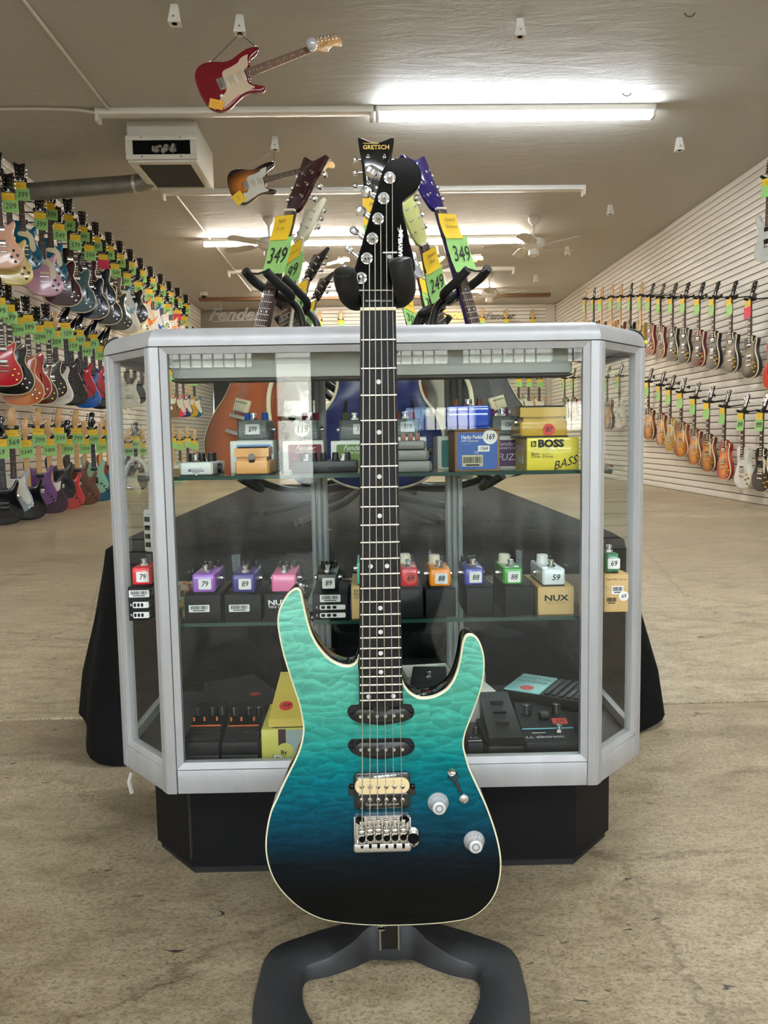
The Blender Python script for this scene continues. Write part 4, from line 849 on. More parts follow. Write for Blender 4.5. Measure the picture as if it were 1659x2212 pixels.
t, h = whitebox('white carton behind the stacked grey pedal', (836, 922, 944, 1022), ZS1, 1.40, (150, 40, 40), [])
hammer('hammered grey pedal with red knob, price 119, above the stacked grey pedal', (846, 908, 904, 947), ZS1 + h, 1.405, '119', (170, 40, 44), .003)
whitebox('white carton with teal label beside the blue and brown carton', (946, 1004, 942, 1016), ZS1, 1.40, (50, 120, 116), [])
t, h = whitebox('white carton with purple label half behind the yellow carton', (1052, 1140, 942, 1018), ZS1, 1.40, (92, 52, 100), [(FS, .011, -.05, .76, .4), ('HAMMERTONE', .0052, -.05, .62, 0), ('FUZZ', .017, .02, .34, .15)])
hammer('hammered grey pedal with purple knob, price 104', (1060, 1116, 898, 942), ZS1 + h, 1.405, '104', (120, 50, 120), .008)
# white pedal with five black knobs
x, y, w, h = fit(389, 460, 1036, 999, ZS1)
t = pedal('flat white pedal with five black knobs at the shelf end', x, y, ZS1, w, h, .115, pm((216, 218, 210), .4), bev=.003)
for kx, ky in ((-.016, .05), (.0, .05), (.016, .05), (-.008, .085), (.012, .085)): knob(t, kx, ky, h, .0062, .014, BLK)
footswitch(t, -.004, .02, h, 1.0); MB().prof((w / 2, .05, h * .5), (w / 2 + .006, .05, h * .5), [(0, .008), (1, .008)], 14).build('jack', BLK, t)
MB().slab(rrect(-.013, .013, h * .2, h * .62, .001, 2), [(0, -.0006), (0, -.0001)]).build('maker_label', PAPER, t)
text('Imported by', .004, (0, -.001, h * .55), INK, t, shear=.3); text('Montreux', .0075, (0, -.001, h * .41), mat('navy_ink', (30, 40, 90), .5), t, bold=.0001, sx=.85); text('JAPAN', .004, (0, -.001, h * .27), INK, t)
MB().sphere((0, -.0005, h * .09), .002, 8).build('screw', CHR, t)
def stomp(label, x, y, z, w, h, d, m, yaw=0, thumb=True):
    """compact pedal with a hinged treadle"""
    t = thing('effects_pedal', label, 'pedal', (x, y, z), (0, 0, math.radians(yaw)), group='treadle pedals on the upper shelf')
    MB().box(-w / 2, w / 2, 0, d, .002, h * .52, bev=.003).build('housing', m, t)
    MB().box(-w * .43, w * .43, .004, d * .6, h * .5, h * .66).build('spring_slot', mat('slot_%s' % m.name, tuple(int(c * .8) for c in (180, 130, 70)), .5) if 0 else m, t)
    MB().loft([[(-w / 2, 0, h * .66), (w / 2, 0, h * .66), (w / 2, d * .62, h * .74), (-w / 2, d * .62, h * .74)], [(-w / 2, 0, h * .96), (w / 2, 0, h * .96), (w / 2, d * .62, h), (-w / 2, d * .62, h)]]).build('treadle', m, t, smooth=0)
    MB().box(-w * .42, w * .42, .006, d * .55, h * .965, h * 1.02).build('rubber_pad', BLK, t)
    for k in (-.3, 0, .3): knob(t, k * w, d * .82, h * .52, .0065, .014, BLK)
    if thumb: MB().prof((0, -.004, h * .66), (0, .001, h * .66), [(0, .0055), (.6, .006), (1, .005)], 14).build('thumbscrew', mat('dark_chrome', (90, 90, 92), .2, 1), t); MB().box(-.0045, .0045, -.002, 0, h * .46, h * .62, bev=.001).build('latch', BLK, t)
    MB().box(-w / 2 - .001, w / 2 + .001, -.001, d, 0, .0025).build('rubber_base', BLK, t)
    return t
x, y, w, h = fit(508, 582, 1033, 966, ZS1)
stomp('tan orange treadle pedal with a dark thumbscrew on the upper shelf', x, y, ZS1, w, h, .09, pm((220, 160, 92), .4))
x, y, w, h = fit(630, 774, 1034, 996, ZS1)
t = pedal('long low black pedal with chrome switches and black knobs', x, y, ZS1, w, h, .085, mat('satin_black', (26, 26, 28), .3), bev=.003)
for k in (-.03, .03): footswitch(t, k, .02, h, .9)
for k in (-.038, -.02, -.004, .016, .036): knob(t, k, .05, h, .0058, .013, BLK)
text('NC', .013, (.0, -.0005, h * .45), mat('grey_print', (70, 70, 74), .5), t, shear=.3)
x, y, w, h = fit(846, 934, 1029, 952, ZS1); GREY = pm((126, 126, 118), .45)
t = thing('effects_pedal', 'chunky grey pedal in stepped tiers beside the guitar neck', 'pedal', (x, y, ZS1))
for k, (a, b_, e) in enumerate(((0, .36, .0), (.37, .70, .004), (.72, 1.0, .008))): MB().box(-w / 2 + e, w / 2 - e, e, .1, h * a, h * b_, bev=.005).build('tier', GREY, t)
for k in (-.012, 0, .012): MB().box(k - .004, k + .004, .03, .04, h, h + .012, bev=.001).build('slider_cap', mat('copper_cap', (150, 100, 84), .4), t)
# blue and brown carton with the blue pedal
x, y, w, h = fit(983, 1080, 1025, 929, ZS1); BRN = mat('brown_card', (134, 100, 70), .7)
t = carton('brown carton with a blue printed front, round price 169', x, y, ZS1, w, h, .12, BRN)
bl_ = mat('blue_print', (44, 84, 158), .45); MB().slab(rrect(-w * .44, w * .44, h * .05, h * .94, .004, 3), [(0, -.0006), (0, -.0001)]).build('printed_front', bl_, t)
sticker(t, '169', .024, .024, w * .28, h * .83, y=-.0016, round_=True, sz=.55); sticker(t, '1364', .019, .01, w * .14, h * .55, y=-.0014, sz=.85, shear=0)
text('Harby Pedals', .0085, (-w * .36, -.001, h * .83), WINK, t, align='LEFT', sx=.8, bold=.0002); text('AMP Distortion', .0055, (-w * .36, -.001, h * .74), WINK, t, align='LEFT', sx=.8); text('CE', .006, (-.002, -.001, h * .46), WINK, t)
text('--- ------ ----', .004, (-w * .36, -.001, h * .67), WINK, t, align='LEFT', sx=.8)
MB().slab(rrect(-w * .34, w * .12, h * .12, h * .40, .0005, 1), [(0, -.0009), (0, -.0005)]).build('barcode_label', mat('barcode_gold', (196, 186, 150), .5), t); barcode(t, -w * .11, h * .24, w * .5, h * .3, y=-.0012, plate=False)
MB().box(-w * .46, w * .5, .0, .06, h, h + .0012, M=Matrix.Rotation(.05, 4, 'X') @ Matrix.Translation((0, 0, 0))).build('open_flap', BRN, t)
x2, y2, w2, h2 = fit(966, 1059, 924, 876, ZS1 + h + .003, y=y + .012)
t = pedal('glossy blue pedal lying on the brown and blue carton', x2, y2, ZS1 + h + .003, w2, h2, .09, mat('gloss_blue', (18, 66, 176), .12, coat=.8), yaw=-4, bev=.004)
for k in (-.018, .004, .022): knob(t, k, .06, h2, .0058, .013, mat('copper_knob', (196, 140, 100), .3, .8))
footswitch(t, .0, .02, h2, .9)
# yellow carton and golden pedal
x, y, w, h = fit(1138, 1250, 1020, 945, ZS1); YC = mat('yellow_card', (226, 206, 62), .4, coat=.3)
t = carton('bright yellow carton with black maker lettering and bass script', x, y, ZS1, w, h, .1, YC)
MB().slab(rrect(-w * .42, -w * .32, h * .72, h * .9, .0005, 1), [(0, -.0004), (0, -.0001)]).build('logo_mark', INK, t); text('b', .011, (-w * .37, -.0007, h * .81), YC, t, bold=.0003)
text('BOSS', .0165, (-w * .04, -.0006, h * .81), INK, t, sx=1.12, bold=.0009); text('ODB-3', .0125, (-w * .13, -.0006, h * .63), mat('pale_ink', (232, 224, 170), .5), t, sx=1.1)
text('Bass', .0068, (-w * .42, -.0006, h * .51), INK, t, align='LEFT', sx=1.2); MB().box(-w * .22, -w * .05, -.0005, -.0001, h * .49, h * .5).build('printed_rule', INK, t); text('Over Drive', .0068, (-w * .42, -.0006, h * .42), INK, t, align='LEFT', sx=1.15); text('BASS', .019, (w * .22, -.0006, h * .2), INK, t, rot=(PI / 2, -.28, 0), shear=.5, bold=.0001)
for zz in (.3, .65): MB().box(-w / 2 - .0006, -w / 2 - .0001, .03, .075, h * (zz - .1), h * (zz + .12)).build('side_label', PAPER, t)
x2, y2, w2, h2 = fit(1120, 1230, 942, 877, ZS1 + h, y=y + .008)
t = stomp('mustard yellow treadle pedal with red round price on the yellow carton', x2, y2, ZS1 + h, w2 * .93, h2, .085, pm((190, 152, 44), .3), thumb=False)
sticker(t, '87', .02, .02, .008, h2 * .25, round_=True, m=REDS, sz=.6); MB().prof((-w2 * .47, .03, h2 * .5), (-w2 * .47 - .004, .03, h2 * .5), [(0, .006), (1, .005)], 12).build('jack', CHR, t)
# ---- deck: the lower compartment
DB = mat('dark_pedal', (22, 22, 24), .5, spec=.35); ORI = mat('orange_ink', (206, 96, 44), .5); TRD = mat('tread', (30, 30, 33), .45, bump=(260, .8, .002))
for px, who in (((396, 476), 'outer'), ((479, 560), 'inner')):
    x, y, w, h = fit(px[0], px[1], 1648, 1604, ZD, 1.30, y=1.302)
    t = thing('effects_pedal', '%s one of the paired dark pedals with orange markings, showcase floor' % who, 'pedal', (x, y, ZD), group='paired dark pedals on the showcase floor')
    MB().box(-w / 2, w / 2, 0, .125, 0, h * .48, bev=.002).build('housing', DB, t)
    MB().box(-w / 2, w / 2, .001, .07, h * .5, h, bev=.002).build('treadle', DB, t)
    tp = MB().loft([[(-w / 2 + .001, .002, h), (w / 2 - .001, .002, h), (w / 2 - .004, .045, h + .012), (-w / 2 + .004, .045, h + .012)], [(-w / 2 + .001, .0, h + .0015), (w / 2 - .001, .0, h + .0015), (w / 2 - .004, .046, h + .0135), (-w / 2 + .004, .046, h + .0135)]]); tp = tp.build('tread_plate', TRD, t, smooth=0)
    m = MB()
    for k in range(9):
        for r_ in range(2): xx = -w * .42 + k * w * .105; zz = h + .003 + r_ * .005; m.box(xx, xx + .004, .004 + r_ * .018, .01 + r_ * .018, zz, zz + .0012, M=Matrix.Translation((0, 0, 0)))
    m.build('tread_ribs', TRD, tp, kind='stuff')
    MB().loft([[(-w / 2 + .003, .046, h + .006), (w / 2 - .003, .046, h + .006), (w / 2 - .003, .115, h + .03), (-w / 2 + .003, .115, h + .03)], [(-w / 2 + .003, .05, h - .02), (w / 2 - .003, .05, h - .02), (w / 2 - .003, .12, h - .02), (-w / 2 + .003, .12, h - .02)]]).build('control_panel', BLK, t, smooth=0)
    for k in (-.022, .004, .022): knob(t, k, .085, h + .019, .0065, .012, BLK)
    for k in (-.026, -.008, .014): MB().box(k, k + .003, .064, .066, h + .014, h + .021).build('orange_mark', ORI, t)
    text('PITCH BLACK' if who == 'outer' else 'HEAVY METAL', .0055, (0, .04, h + .0135), ORI, t, rot=(.3, 0, 0), sx=1.1) if 0 else MB().box(-w * .42, w * .42, .041, .044, h + .013, h + .0145).build('orange_lettering', ORI, t)
x, y, w, h = fit(566, 668, 1648, 1575, ZD, y=1.302); YB_ = mat('pale_yellow_card', (206, 198, 96), .5)
t = carton('pale yellow printed carton with brown stripe, half behind the guitar body', x, y, ZD, w, h, .13, YB_)
MB().box(-w * .14, w * .02, -.0005, -.0001, h * .3, h).build('brown_stripe', mat('brown_ink', (66, 34, 36), .5), t); MB().box(w * .02, w * .49, -.0004, -.0001, h * .02, h * .98).build('grey_area', mat('blue_grey', (158, 172, 172), .5), t)
MB().prof((w * .0, -.0009, h * .4), (w * .0, -.0006, h * .4), [(0, .014), (1, .014)], 24).build('yellow_oval', mat('oval_yellow', (206, 200, 100), .5), t)
text('By', .0105, (-w * .03, -.0012, h * .36), INK, t, bold=.0002); text('Danel', .0225, (-w * .26, -.0014, h * .16), mat('white_letter', (232, 232, 228), .5), t, align='LEFT', bold=.0008); text('Danel', .0225, (-w * .265, -.0011, h * .155), mat('dark_letter', (50, 28, 30), .5), t, align='LEFT', bold=.0016)
x2, y2, w2, h2 = fit(580, 668, 1566, 1543, ZD + h, y=y + .003)
t = thing('effects_pedal', 'long yellow wedge pedal with red round price, lying on the pale yellow carton', 'pedal', (x2, y2, ZD + h))
PY = pm((210, 184, 84), .45)
MB().loft([[(-w2 / 2, 0, .003), (w2 / 2, 0, .003), (w2 / 2, .12, .003), (-w2 / 2, .12, .003)], [(-w2 / 2, 0, .017), (w2 / 2, 0, .017), (w2 * .4, .12, .062), (-w2 * .36, .12, .062)]]).build('housing', PY, t, smooth=0)
MB().box(-w2 * .4, w2 * .4, .004, .1, 0, .003).build('rubber_base', BLK, t)
st = sticker(t, '109', .024, .024, -w2 * .1, 0, round_=True, m=REDS, sz=.5, y=0); st.location = (0, .03, .0295); st.rotation_euler = (math.radians(20.5) - PI / 2, 0, 0)
# dark pedals and cartons further back on the deck
t = pedal('ribbed black pedal with a red dot sticker behind the paired dark pedals', -.22, 1.50, ZD, .11, .05, .16, TRD, yaw=28); MB().prof((.01, .03, .0502), (.01, .03, .0507), [(0, .011), (1, .011)], 16).build('price_sticker', REDS, t)
t = carton('black carton topped by a red and white sale label, against the back', -.135, 1.56, ZD, .09, .11, .09, KBLK, yaw=-14)
l_ = MB().box(-.03, .03, .01, .05, .1101, .1106).build('sale_label', PAPER, t); text('PRICE', .012, (0, .03, .111), REDS, t, rot=(0, 0, 0)); text('$ 59', .01, (0, .016, .111), REDS, t, rot=(0, 0, 0))
t = carton('low white carton behind the guitar body cutaway', .13, 1.62, ZD, .1, .05, .09, mat('white_card', (222, 220, 210), .55), yaw=6)
t = pedal('black pedal with chrome switch seen through the guitar cutaway', .115, 1.50, ZD + .0, .07, .075, .11, DB, yaw=-6); footswitch(t, 0, .03, .075); text('OPT', .016, (.0, -.0006, .05), WINK, t)
x, y, w, h = fit(1135, 1253, 1642, 1602, ZD, y=1.302)
t = thing('effects_pedal', 'wide black pedal with pale lettering and blue line, showcase floor', 'pedal', (x, y, ZD))
MB().box(-w / 2, w / 2, 0, .125, 0, h, bev=.003).build('housing', DB, t)
MB().loft([[(-w / 2, .002, h), (w / 2, .002, h), (w * .46, .12, h + .028), (-w * .46, .12, h + .028)], [(-w / 2, .004, h - .01), (w / 2, .004, h - .01), (w * .46, .122, h - .01), (-w * .46, .122, h - .01)]]).build('face_plate', DB, t, smooth=0)
fa = math.atan2(.028, .118); onf = lambda u, v, e=.0008: (u, .002 + v * math.cos(fa), h + v * math.sin(fa) + e)
text('t.c. electronic', .0105, onf(-.01, .012), WINK, t, rot=(fa, 0, 0), sx=1.15); MB().box(-w * .48, w * .48, .037, .0385, h + .0085, h + .0098).build('blue_line', mat('cyan_line', (120, 200, 220), .3), t)
footswitch(t, .018, .03, h + .006, 1.0); st = sticker(t, '$180', .026, .018, 0, 0, m=REDS, y=0, sz=.5); st.location = onf(.026, .058); st.rotation_euler = (fa - PI / 2, 0, 0)
for u in (-.028, .026): knob(t, u, .085, h + .02, .0085, .016, BLK)
MB().box(-.009, .009, .06, .08, h + .016, h + .027, bev=.002).build('selector', BLK, t); MB().box(-.03, -.006, .026, .0268, h + .0055, h + .0064).build('printed_rule', WINK, t)
x, y, w, h = fit(1052, 1136, 1642, 1612, ZD, y=1.31)
t = pedal('matte black rocker pedal with embossed top next to the wide black one', x, y, ZD, w, h, .15, DB, bev=.004)
MB().loft([[(-w * .42, .01, h), (w * .42, .01, h), (w * .38, .14, h), (-w * .38, .14, h)], [(-w * .44, .0, h + .015), (w * .44, .0, h + .015), (w * .40, .14, h + .05), (-w * .40, .14, h + .05)]]).build('rocker', mat('rocker_black', (24, 24, 26), .5), t, smooth=0)
for k in range(3): MB().tube([(-.012, .04 + .03 * k, h + .028 + .0076 * k), (.012, .04 + .03 * k, h + .028 + .0076 * k)], .003, 6).build('embossing', BLK, t)
x, y, w, h = fit(1008, 1047, 1642, 1604, ZD, y=1.31)
t = pedal('small black pedal with white legends against the guitar waist', x, y, ZD, w, h, .1, DB); text('R O', .008, (0, .02, h + .0006), WINK, t, rot=(0, 0, 0)); knob(t, .006, .04, h, .006, .012, BLK); MB().box(-.012, .012, .006, .0075, h + .0001, h + .0008).build('printed_rule', WINK, t)
p = P(1165, 1496, 1, 1.42)
t = thing('effects_pedal', 'black ribbed treadle pedal with pale cyan printed top and red dot', 'pedal', (p.x + .012, 1.475, ZD), (0, 0, math.radians(-32)))
MB().box(-.05, .095, -.058, .058, 0, .05, bev=.004).build('housing', DB, t); MB().box(-.052, .098, -.056, .056, .05, p.z - ZD - .004, bev=.003).build('treadle', BLK, t); zt_ = p.z - ZD - .004
cp = MB().box(-.05, .02, -.055, .05, zt_, zt_ + .003, bev=.001).build('cyan_plate', mat('pale_cyan', (150, 206, 206), .4), t); text('DIGITAL', .018, (-.015, .025, zt_ + .0036), mat('teal_ink', (60, 120, 130), .5), cp, rot=(0, 0, 0)); text('REVERB', .018, (-.015, .003, zt_ + .0036), mat('teal_ink', (60, 120, 130), .5), cp, rot=(0, 0, 0))
MB().prof((-.012, -.034, zt_ + .0032), (-.012, -.034, zt_ + .0038), [(0, .013), (1, .013)], 18).build('price_sticker', REDS, cp)
for k in range(5): MB().box(.026 + k * .014, .035 + k * .014, -.05, .05, zt_, zt_ + .003, bev=.001).build('tread_rib', BLK, t)
carton('slim white carton lying by the embossed rocker pedal', .215, 1.45, ZD, .05, .07, .08, mat('white_card', (222, 220, 210), .55), yaw=12)
carton('grey and white carton behind the slim white one', .19, 1.56, ZD, .09, .06, .06, mat('grey_card', (168, 164, 156), .6), yaw=-8)
# ================================================================ THE TEAL GUITAR AND ITS STAND
GY = 0.965
def cr(pts, ox, oy, s): return [(ox + x / s, oy + y / s) for x, y in pts]
def XZ(pts, off): return [(lambda q: (q.x, q.z))(P(x, y, 1, GY - off)) for x, y in pts]
hero = thing('electric_guitar', 'large teal-to-black quilted electric guitar with black headstock on a floor stand', 'guitar', (0.017, GY, 0.13))
def hp(o, par=None):
    """mesh made in room coordinates, hung on the guitar"""
    if par is None: o.parent = hero; o.location = -hero.location
    else: o.parent = par
    return o
BO = [(1034, 757), (985, 730), (952, 692), (934, 648), (934, 600), (667, 600), (667, 500), (645, 545), (600, 563), (545, 552), (490, 522), (440, 472), (395, 405), (365, 330), (340, 235), (322, 150), (310, 105), (287, 88), (260, 97), (225, 130), (195, 180), (175, 230), (168, 300), (180, 390), (205, 500), (235, 600), (270, 710), (300, 800), (320, 900), (325, 960), (310, 1050), (275, 1140), (220, 1250), (165, 1370), (125, 1460), (100, 1580), (95, 1690), (115, 1800), (160, 1900), (230, 1985), (320, 2060), (420, 2110), (520, 2135), (650, 2150), (800, 2157), (950, 2155), (1100, 2148), (1230, 2135), (1350, 2110), (1440, 2050), (1500, 1970), (1530, 1880), (1540, 1780), (1530, 1680), (1500, 1560), (1450, 1420), (1400, 1310), (1350, 1200), (1325, 1120), (1310, 1050), (1318, 985), (1340, 920), (1375, 830), (1410, 730), (1432, 640), (1438, 550), (1430, 480), (1405, 410), (1375, 378), (1345, 370), (1320, 382), (1302, 425), (1290, 500), (1270, 590), (1240, 660), (1200, 710), (1140, 745), (1085, 758)]
px = cr(BO, 540, 1240, 2.836)
i0 = BO.index((934, 600)); px_s = smoothed(px[i0 + 1:] + px[:i0 + 1], 4, False)
bo = XZ(px_s, 0.0)
GB_ = mat('gloss_black_body', (5, 5, 6), .08, spec=.4)
body = hp(MB().slab(bo, [(.003, .001), (.0005, .006), (0, .008), (0, .038), (.001, .042), (.0025, .044)]).build('body', GB_, smooth=50)); body.location.y += 0
for v in body.data.vertices: v.co.y += GY
def quilt():
    m = mat('quilted_maple', (60, 160, 140), .1, spec=.14); nt = m.node_tree; L = nt.links; b = nt.nodes['Principled BSDF']
    tc = N(nt, 'ShaderNodeTexCoord'); sx = N(nt, 'ShaderNodeSeparateXYZ'); L.new(tc.outputs['Object'], sx.inputs[0])
    zz = lambda y: P(830, y, 1, GY).z
    z1, z0 = zz(1280), zz(1960)
    mr = N(nt, 'ShaderNodeMapRange'); mr.inputs['From Min'].default_value = z1; mr.inputs['From Max'].default_value = z0; L.new(sx.outputs['Z'], mr.inputs['Value'])
    st = [(1280, (118, 188, 168)), (1400, (98, 174, 154)), (1520, (68, 152, 134)), (1590, (40, 134, 124)), (1640, (8, 112, 114)), (1690, (0, 92, 104)), (1750, (2, 66, 84)), (1810, (4, 40, 56)), (1860, (4, 15, 22)), (1920, (3, 4, 5))]
    r = ramp(nt, [((zz(y) - z1) / (z0 - z1), c) for y, c in st]); L.new(mr.outputs[0], r.inputs[0])
    mp = N(nt, 'ShaderNodeMapping'); mp.inputs['Scale'].default_value = (40, 0, 96); L.new(tc.outputs['Object'], mp.inputs[0])
    nz = N(nt, 'ShaderNodeTexNoise', i_Scale=0.42, i_Detail=3.0, i_Distortion=0.3); L.new(mp.outputs[0], nz.inputs['Vector'])
    ad = N(nt, 'ShaderNodeVectorMath', operation='MULTIPLY_ADD'); ad.inputs[1].default_value = (1.9, 0, 2.6); L.new(nz.outputs['Color'], ad.inputs[0]); L.new(mp.outputs[0], ad.inputs[2])
    vo = N(nt, 'ShaderNodeTexVoronoi', feature='F1', i_Scale=1.0); L.new(ad.outputs[0], vo.inputs['Vector'])
    ve = N(nt, 'ShaderNodeTexVoronoi', feature='DISTANCE_TO_EDGE', i_Scale=1.0); L.new(ad.outputs[0], ve.inputs['Vector'])
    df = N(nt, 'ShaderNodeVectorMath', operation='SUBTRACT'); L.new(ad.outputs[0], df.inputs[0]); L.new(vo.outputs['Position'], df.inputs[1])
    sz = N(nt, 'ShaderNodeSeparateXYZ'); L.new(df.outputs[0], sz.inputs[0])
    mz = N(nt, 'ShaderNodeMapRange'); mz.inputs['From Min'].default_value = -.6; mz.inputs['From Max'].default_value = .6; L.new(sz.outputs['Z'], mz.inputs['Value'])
    r2 = ramp(nt, [(0.0, (132, 132, 132)), (0.3, (146, 146, 146)), (0.6, (190, 190, 190)), (0.85, (236, 236, 236)), (1.0, (180, 180, 180))]); L.new(mz.outputs[0], r2.inputs[0])  # top-lit relief painted into each quilt cell: bright above, dark below
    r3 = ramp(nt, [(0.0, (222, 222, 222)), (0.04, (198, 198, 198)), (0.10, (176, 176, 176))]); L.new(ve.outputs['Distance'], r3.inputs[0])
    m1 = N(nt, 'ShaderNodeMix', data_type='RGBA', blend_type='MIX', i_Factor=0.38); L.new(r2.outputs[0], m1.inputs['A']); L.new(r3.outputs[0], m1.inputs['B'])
    mp2 = N(nt, 'ShaderNodeMapping'); mp2.inputs['Scale'].default_value = (16, 0, 85); L.new(tc.outputs['Object'], mp2.inputs[0])
    n2 = N(nt, 'ShaderNodeTexNoise', i_Scale=1.0, i_Detail=4.0, i_Distortion=1.0); L.new(mp2.outputs[0], n2.inputs['Vector'])
    r4 = ramp(nt, [(0.32, (140, 140, 140)), (0.68, (222, 222, 222))]); L.new(n2.outputs['Fac'], r4.inputs[0])
    m2 = N(nt, 'ShaderNodeMix', data_type='RGBA', blend_type='MIX', i_Factor=0.3); L.new(m1.outputs['Result'], m2.inputs['A']); L.new(r4.outputs[0], m2.inputs['B'])
    mu = N(nt, 'ShaderNodeMix', data_type='RGBA', blend_type='MULTIPLY', i_Factor=1.0); L.new(r.outputs[0], mu.inputs['A']); L.new(m2.outputs['Result'], mu.inputs['B'])
    sc = N(nt, 'ShaderNodeVectorMath', operation='SCALE', i_Scale=1.85); L.new(mu.outputs['Result'], sc.inputs[0]); L.new(sc.outputs[0], b.inputs['Base Color'])
    return m
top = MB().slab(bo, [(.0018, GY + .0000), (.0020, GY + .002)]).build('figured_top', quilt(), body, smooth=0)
MB().slab(bo, [(.0020, GY + .0003), (.0017, GY - .0002), (.0003, GY + .0004), (-.0003, GY + .0012), (-.0003, GY + .0062), (.0006, GY + .0066)], cap=(False, False)).build('body_binding', mat('ivory_binding', (228, 220, 186), .3, coat=.4), body)
# neck, fretboard, frets, dots
FO = .0135
nz = P(817, 668, 1, GY - FO).z; z24 = P(824, 1512, 1, GY - FO).z; SC = (nz - z24) / .75
ends = [P(778, 664, 1, GY - FO), P(855.5, 664, 1, GY - FO), P(775.5, 1529, 1, GY - FO), P(871, 1529, 1, GY - FO)]
ft, fb_ = ends[0].z, ends[2].z
edge = lambda z, s: ends[s].x + (ends[s + 2].x - ends[s].x) * (z - ft) / (fb_ - ft)
BRD = mat('ebony_board', (15, 15, 16), .5, spec=.2, var=(60, (24, 22, 22), .8, (6, 1, .6)))
m = MB(); rings = []
for z in (nz - .002, fb_):
    a, c = edge(z, 0), edge(z, 1); rings.append([(a, GY - .0065, z), (c, GY - .0065, z), (c - .0006, GY - FO + .0008, z), ((a + c) / 2, GY - FO - .0006, z), (a + .0006, GY - FO + .0008, z)])
m.loft(rings); board = hp(m.build('fretboard', BRD))
m = MB()
for a, c in ((0, .5), (0, 0)): pass
rings = []
for z, d in ((nz + .004, .013), (nz - .06, .014), (nz - .3, .016), (P(820, 1400, 1, GY).z, .019), (P(820, 1440, 1, GY).z, .03)):
    a, c = edge(z, 0), edge(z, 1); k = (a + c) / 2; w = (c - a) / 2 * .985
    rings.append([(k + w * math.cos(t), GY - .0066 + d * 1.1 * abs(math.sin(t)) ** .8, z) for t in np.linspace(PI, 0, 11)])
neck = hp(m.loft(rings).build('neck', GB_))
fz = lambda n: nz - SC * (1 - 2 ** (-n / 12))
FRM = mat('nickel_fret', (224, 216, 200), .25, .85)
fm = MB()
for n in range(1, 25):
    z = fz(n); a, c = edge(z, 0), edge(z, 1); o = MB()
    o.loft([[(x, GY - FO + .0006, z - .0013), (x, GY - FO - .0011, z - .0008), (x, GY - FO - .0013, z), (x, GY - FO - .0011, z + .0008), (x, GY - FO + .0006, z + .0013)] for x in (a + .0012, c - .0012)])
    o.build('fret', FRM, board)
DOT = mat('dot_inlay', (206, 206, 206), .3)
for n in (3, 5, 7, 9, 12, 15, 17, 19, 21, 24):
    z = (fz(n) + fz(n - 1)) / 2; k = (edge(z, 0) + edge(z, 1)) / 2; w = edge(z, 1) - edge(z, 0)
    for x in ((k - w * .23, k + w * .17) if n == 12 else (k - w * .28, k + w * .28) if n == 24 else (k,)): MB().prof((x, GY - FO - .0002, z), (x, GY - FO - .0008, z), [(0, .0029), (1, .0028)], 14).build('inlay_dot', DOT, board)
a, c = edge(nz, 0), edge(nz, 1)
MB().box(a, c, GY - FO - .0016, GY - .006, nz - .0016, nz + .0022, bev=.0006).build('nut', mat('bone_nut', (222, 210, 184), .35), neck)
# headstock
HO = [(855, 2020), (857, 1910), (880, 1800), (960, 1695), (1030, 1630), (1086, 1580), (1078, 1450), (1030, 1250), (985, 1050), (955, 920), (940, 810), (948, 742), (1000, 692), (1080, 630), (1140, 550), (1168, 450), (1152, 360), (1095, 280), (1020, 232), (945, 216), (870, 228), (800, 262), (740, 315), (698, 385), (640, 585), (520, 1005), (400, 1430), (347, 1620), (358, 1720), (398, 1830), (430, 1920), (433, 2020)]
HOF = .008
hpx = cr(HO, 700, 300, 5.53); ho = XZ(smoothed(hpx, 4, False), HOF)
head = hp(MB().slab(ho, [(.0015, GY - HOF), (0, GY - HOF + .0015), (0, GY - HOF + .012), (.002, GY - HOF + .014)]).build('headstock', mat('headstock_black', (4, 4, 5), .07, spec=.3), smooth=28))
hw = lambda x, y, off=HOF: P(700 + x / 5.53, 300 + y / 5.53, 1, GY - off)
POST = [(783, 472), (712, 716), (645, 958), (577, 1196), (510, 1432), (441, 1666)]; BTN = [((575, 395), 66, 1.0, .2), ((505, 628), 52, .62, .3), ((440, 868), 60, .85, .25), ((365, 1100), 52, .85, .5), ((300, 1322), 46, .5, .6), ((245, 1548), 44, .6, .3)]
for (x, y), ((bx, by), br, asp, rz) in zip(POST, BTN):
    c = hw(x, y); m = MB(); F_Y = Vector((0, -1, 0))
    m.prof(c + F_Y * -.002, c + F_Y * .004, [(0, .0074), (.5, .0074), (.75, .0068), (.8, .0052), (.9, .0050), (1, .0048)], 24); m.prof(c + F_Y * .003, c + F_Y * .0115, [(0, .0040), (.45, .0030), (.6, .0028), (.8, .0036), (1, .002)], 16)
    tp = m.build('tuner_post', CHR, head)
    bp = P(700 + bx / 5.53, 300 + by / 5.53, 1, GY + .008); sp = P(700 + (x - 60) / 5.53, 300 + (y + 12) / 5.53, 1, GY + .008); d = (bp - sp).normalized()
    m = MB(); m.prof(sp, bp, [(0, .0035), (.55, .0035), (.56, .0022), (1, .0022)], 12)
    r = br / 5.53 * .00053 * 1.32; up = Vector((-d.z, 0, d.x)) if abs(d.x) > .1 else Vector((0, 0, 1)); nrm = Matrix.Rotation(rz * 2, 3, d) @ up; w2 = d.cross(nrm)
    ringz = []
    for t, k in ((-1, .35), (-.75, .8), (-.3, 1), (.3, 1), (.75, .86), (1, .5)):
        cc = bp + d * (t * r * .9); ringz.append([tuple(cc + nrm * (k * r * math.cos(a2)) + w2 * (k * r * .72 * math.sin(a2))) for a2 in np.linspace(0, 2 * PI, 8, endpoint=False)])
    m.loft(ringz); m.build('tuner_button', CHR, tp, smooth=25)
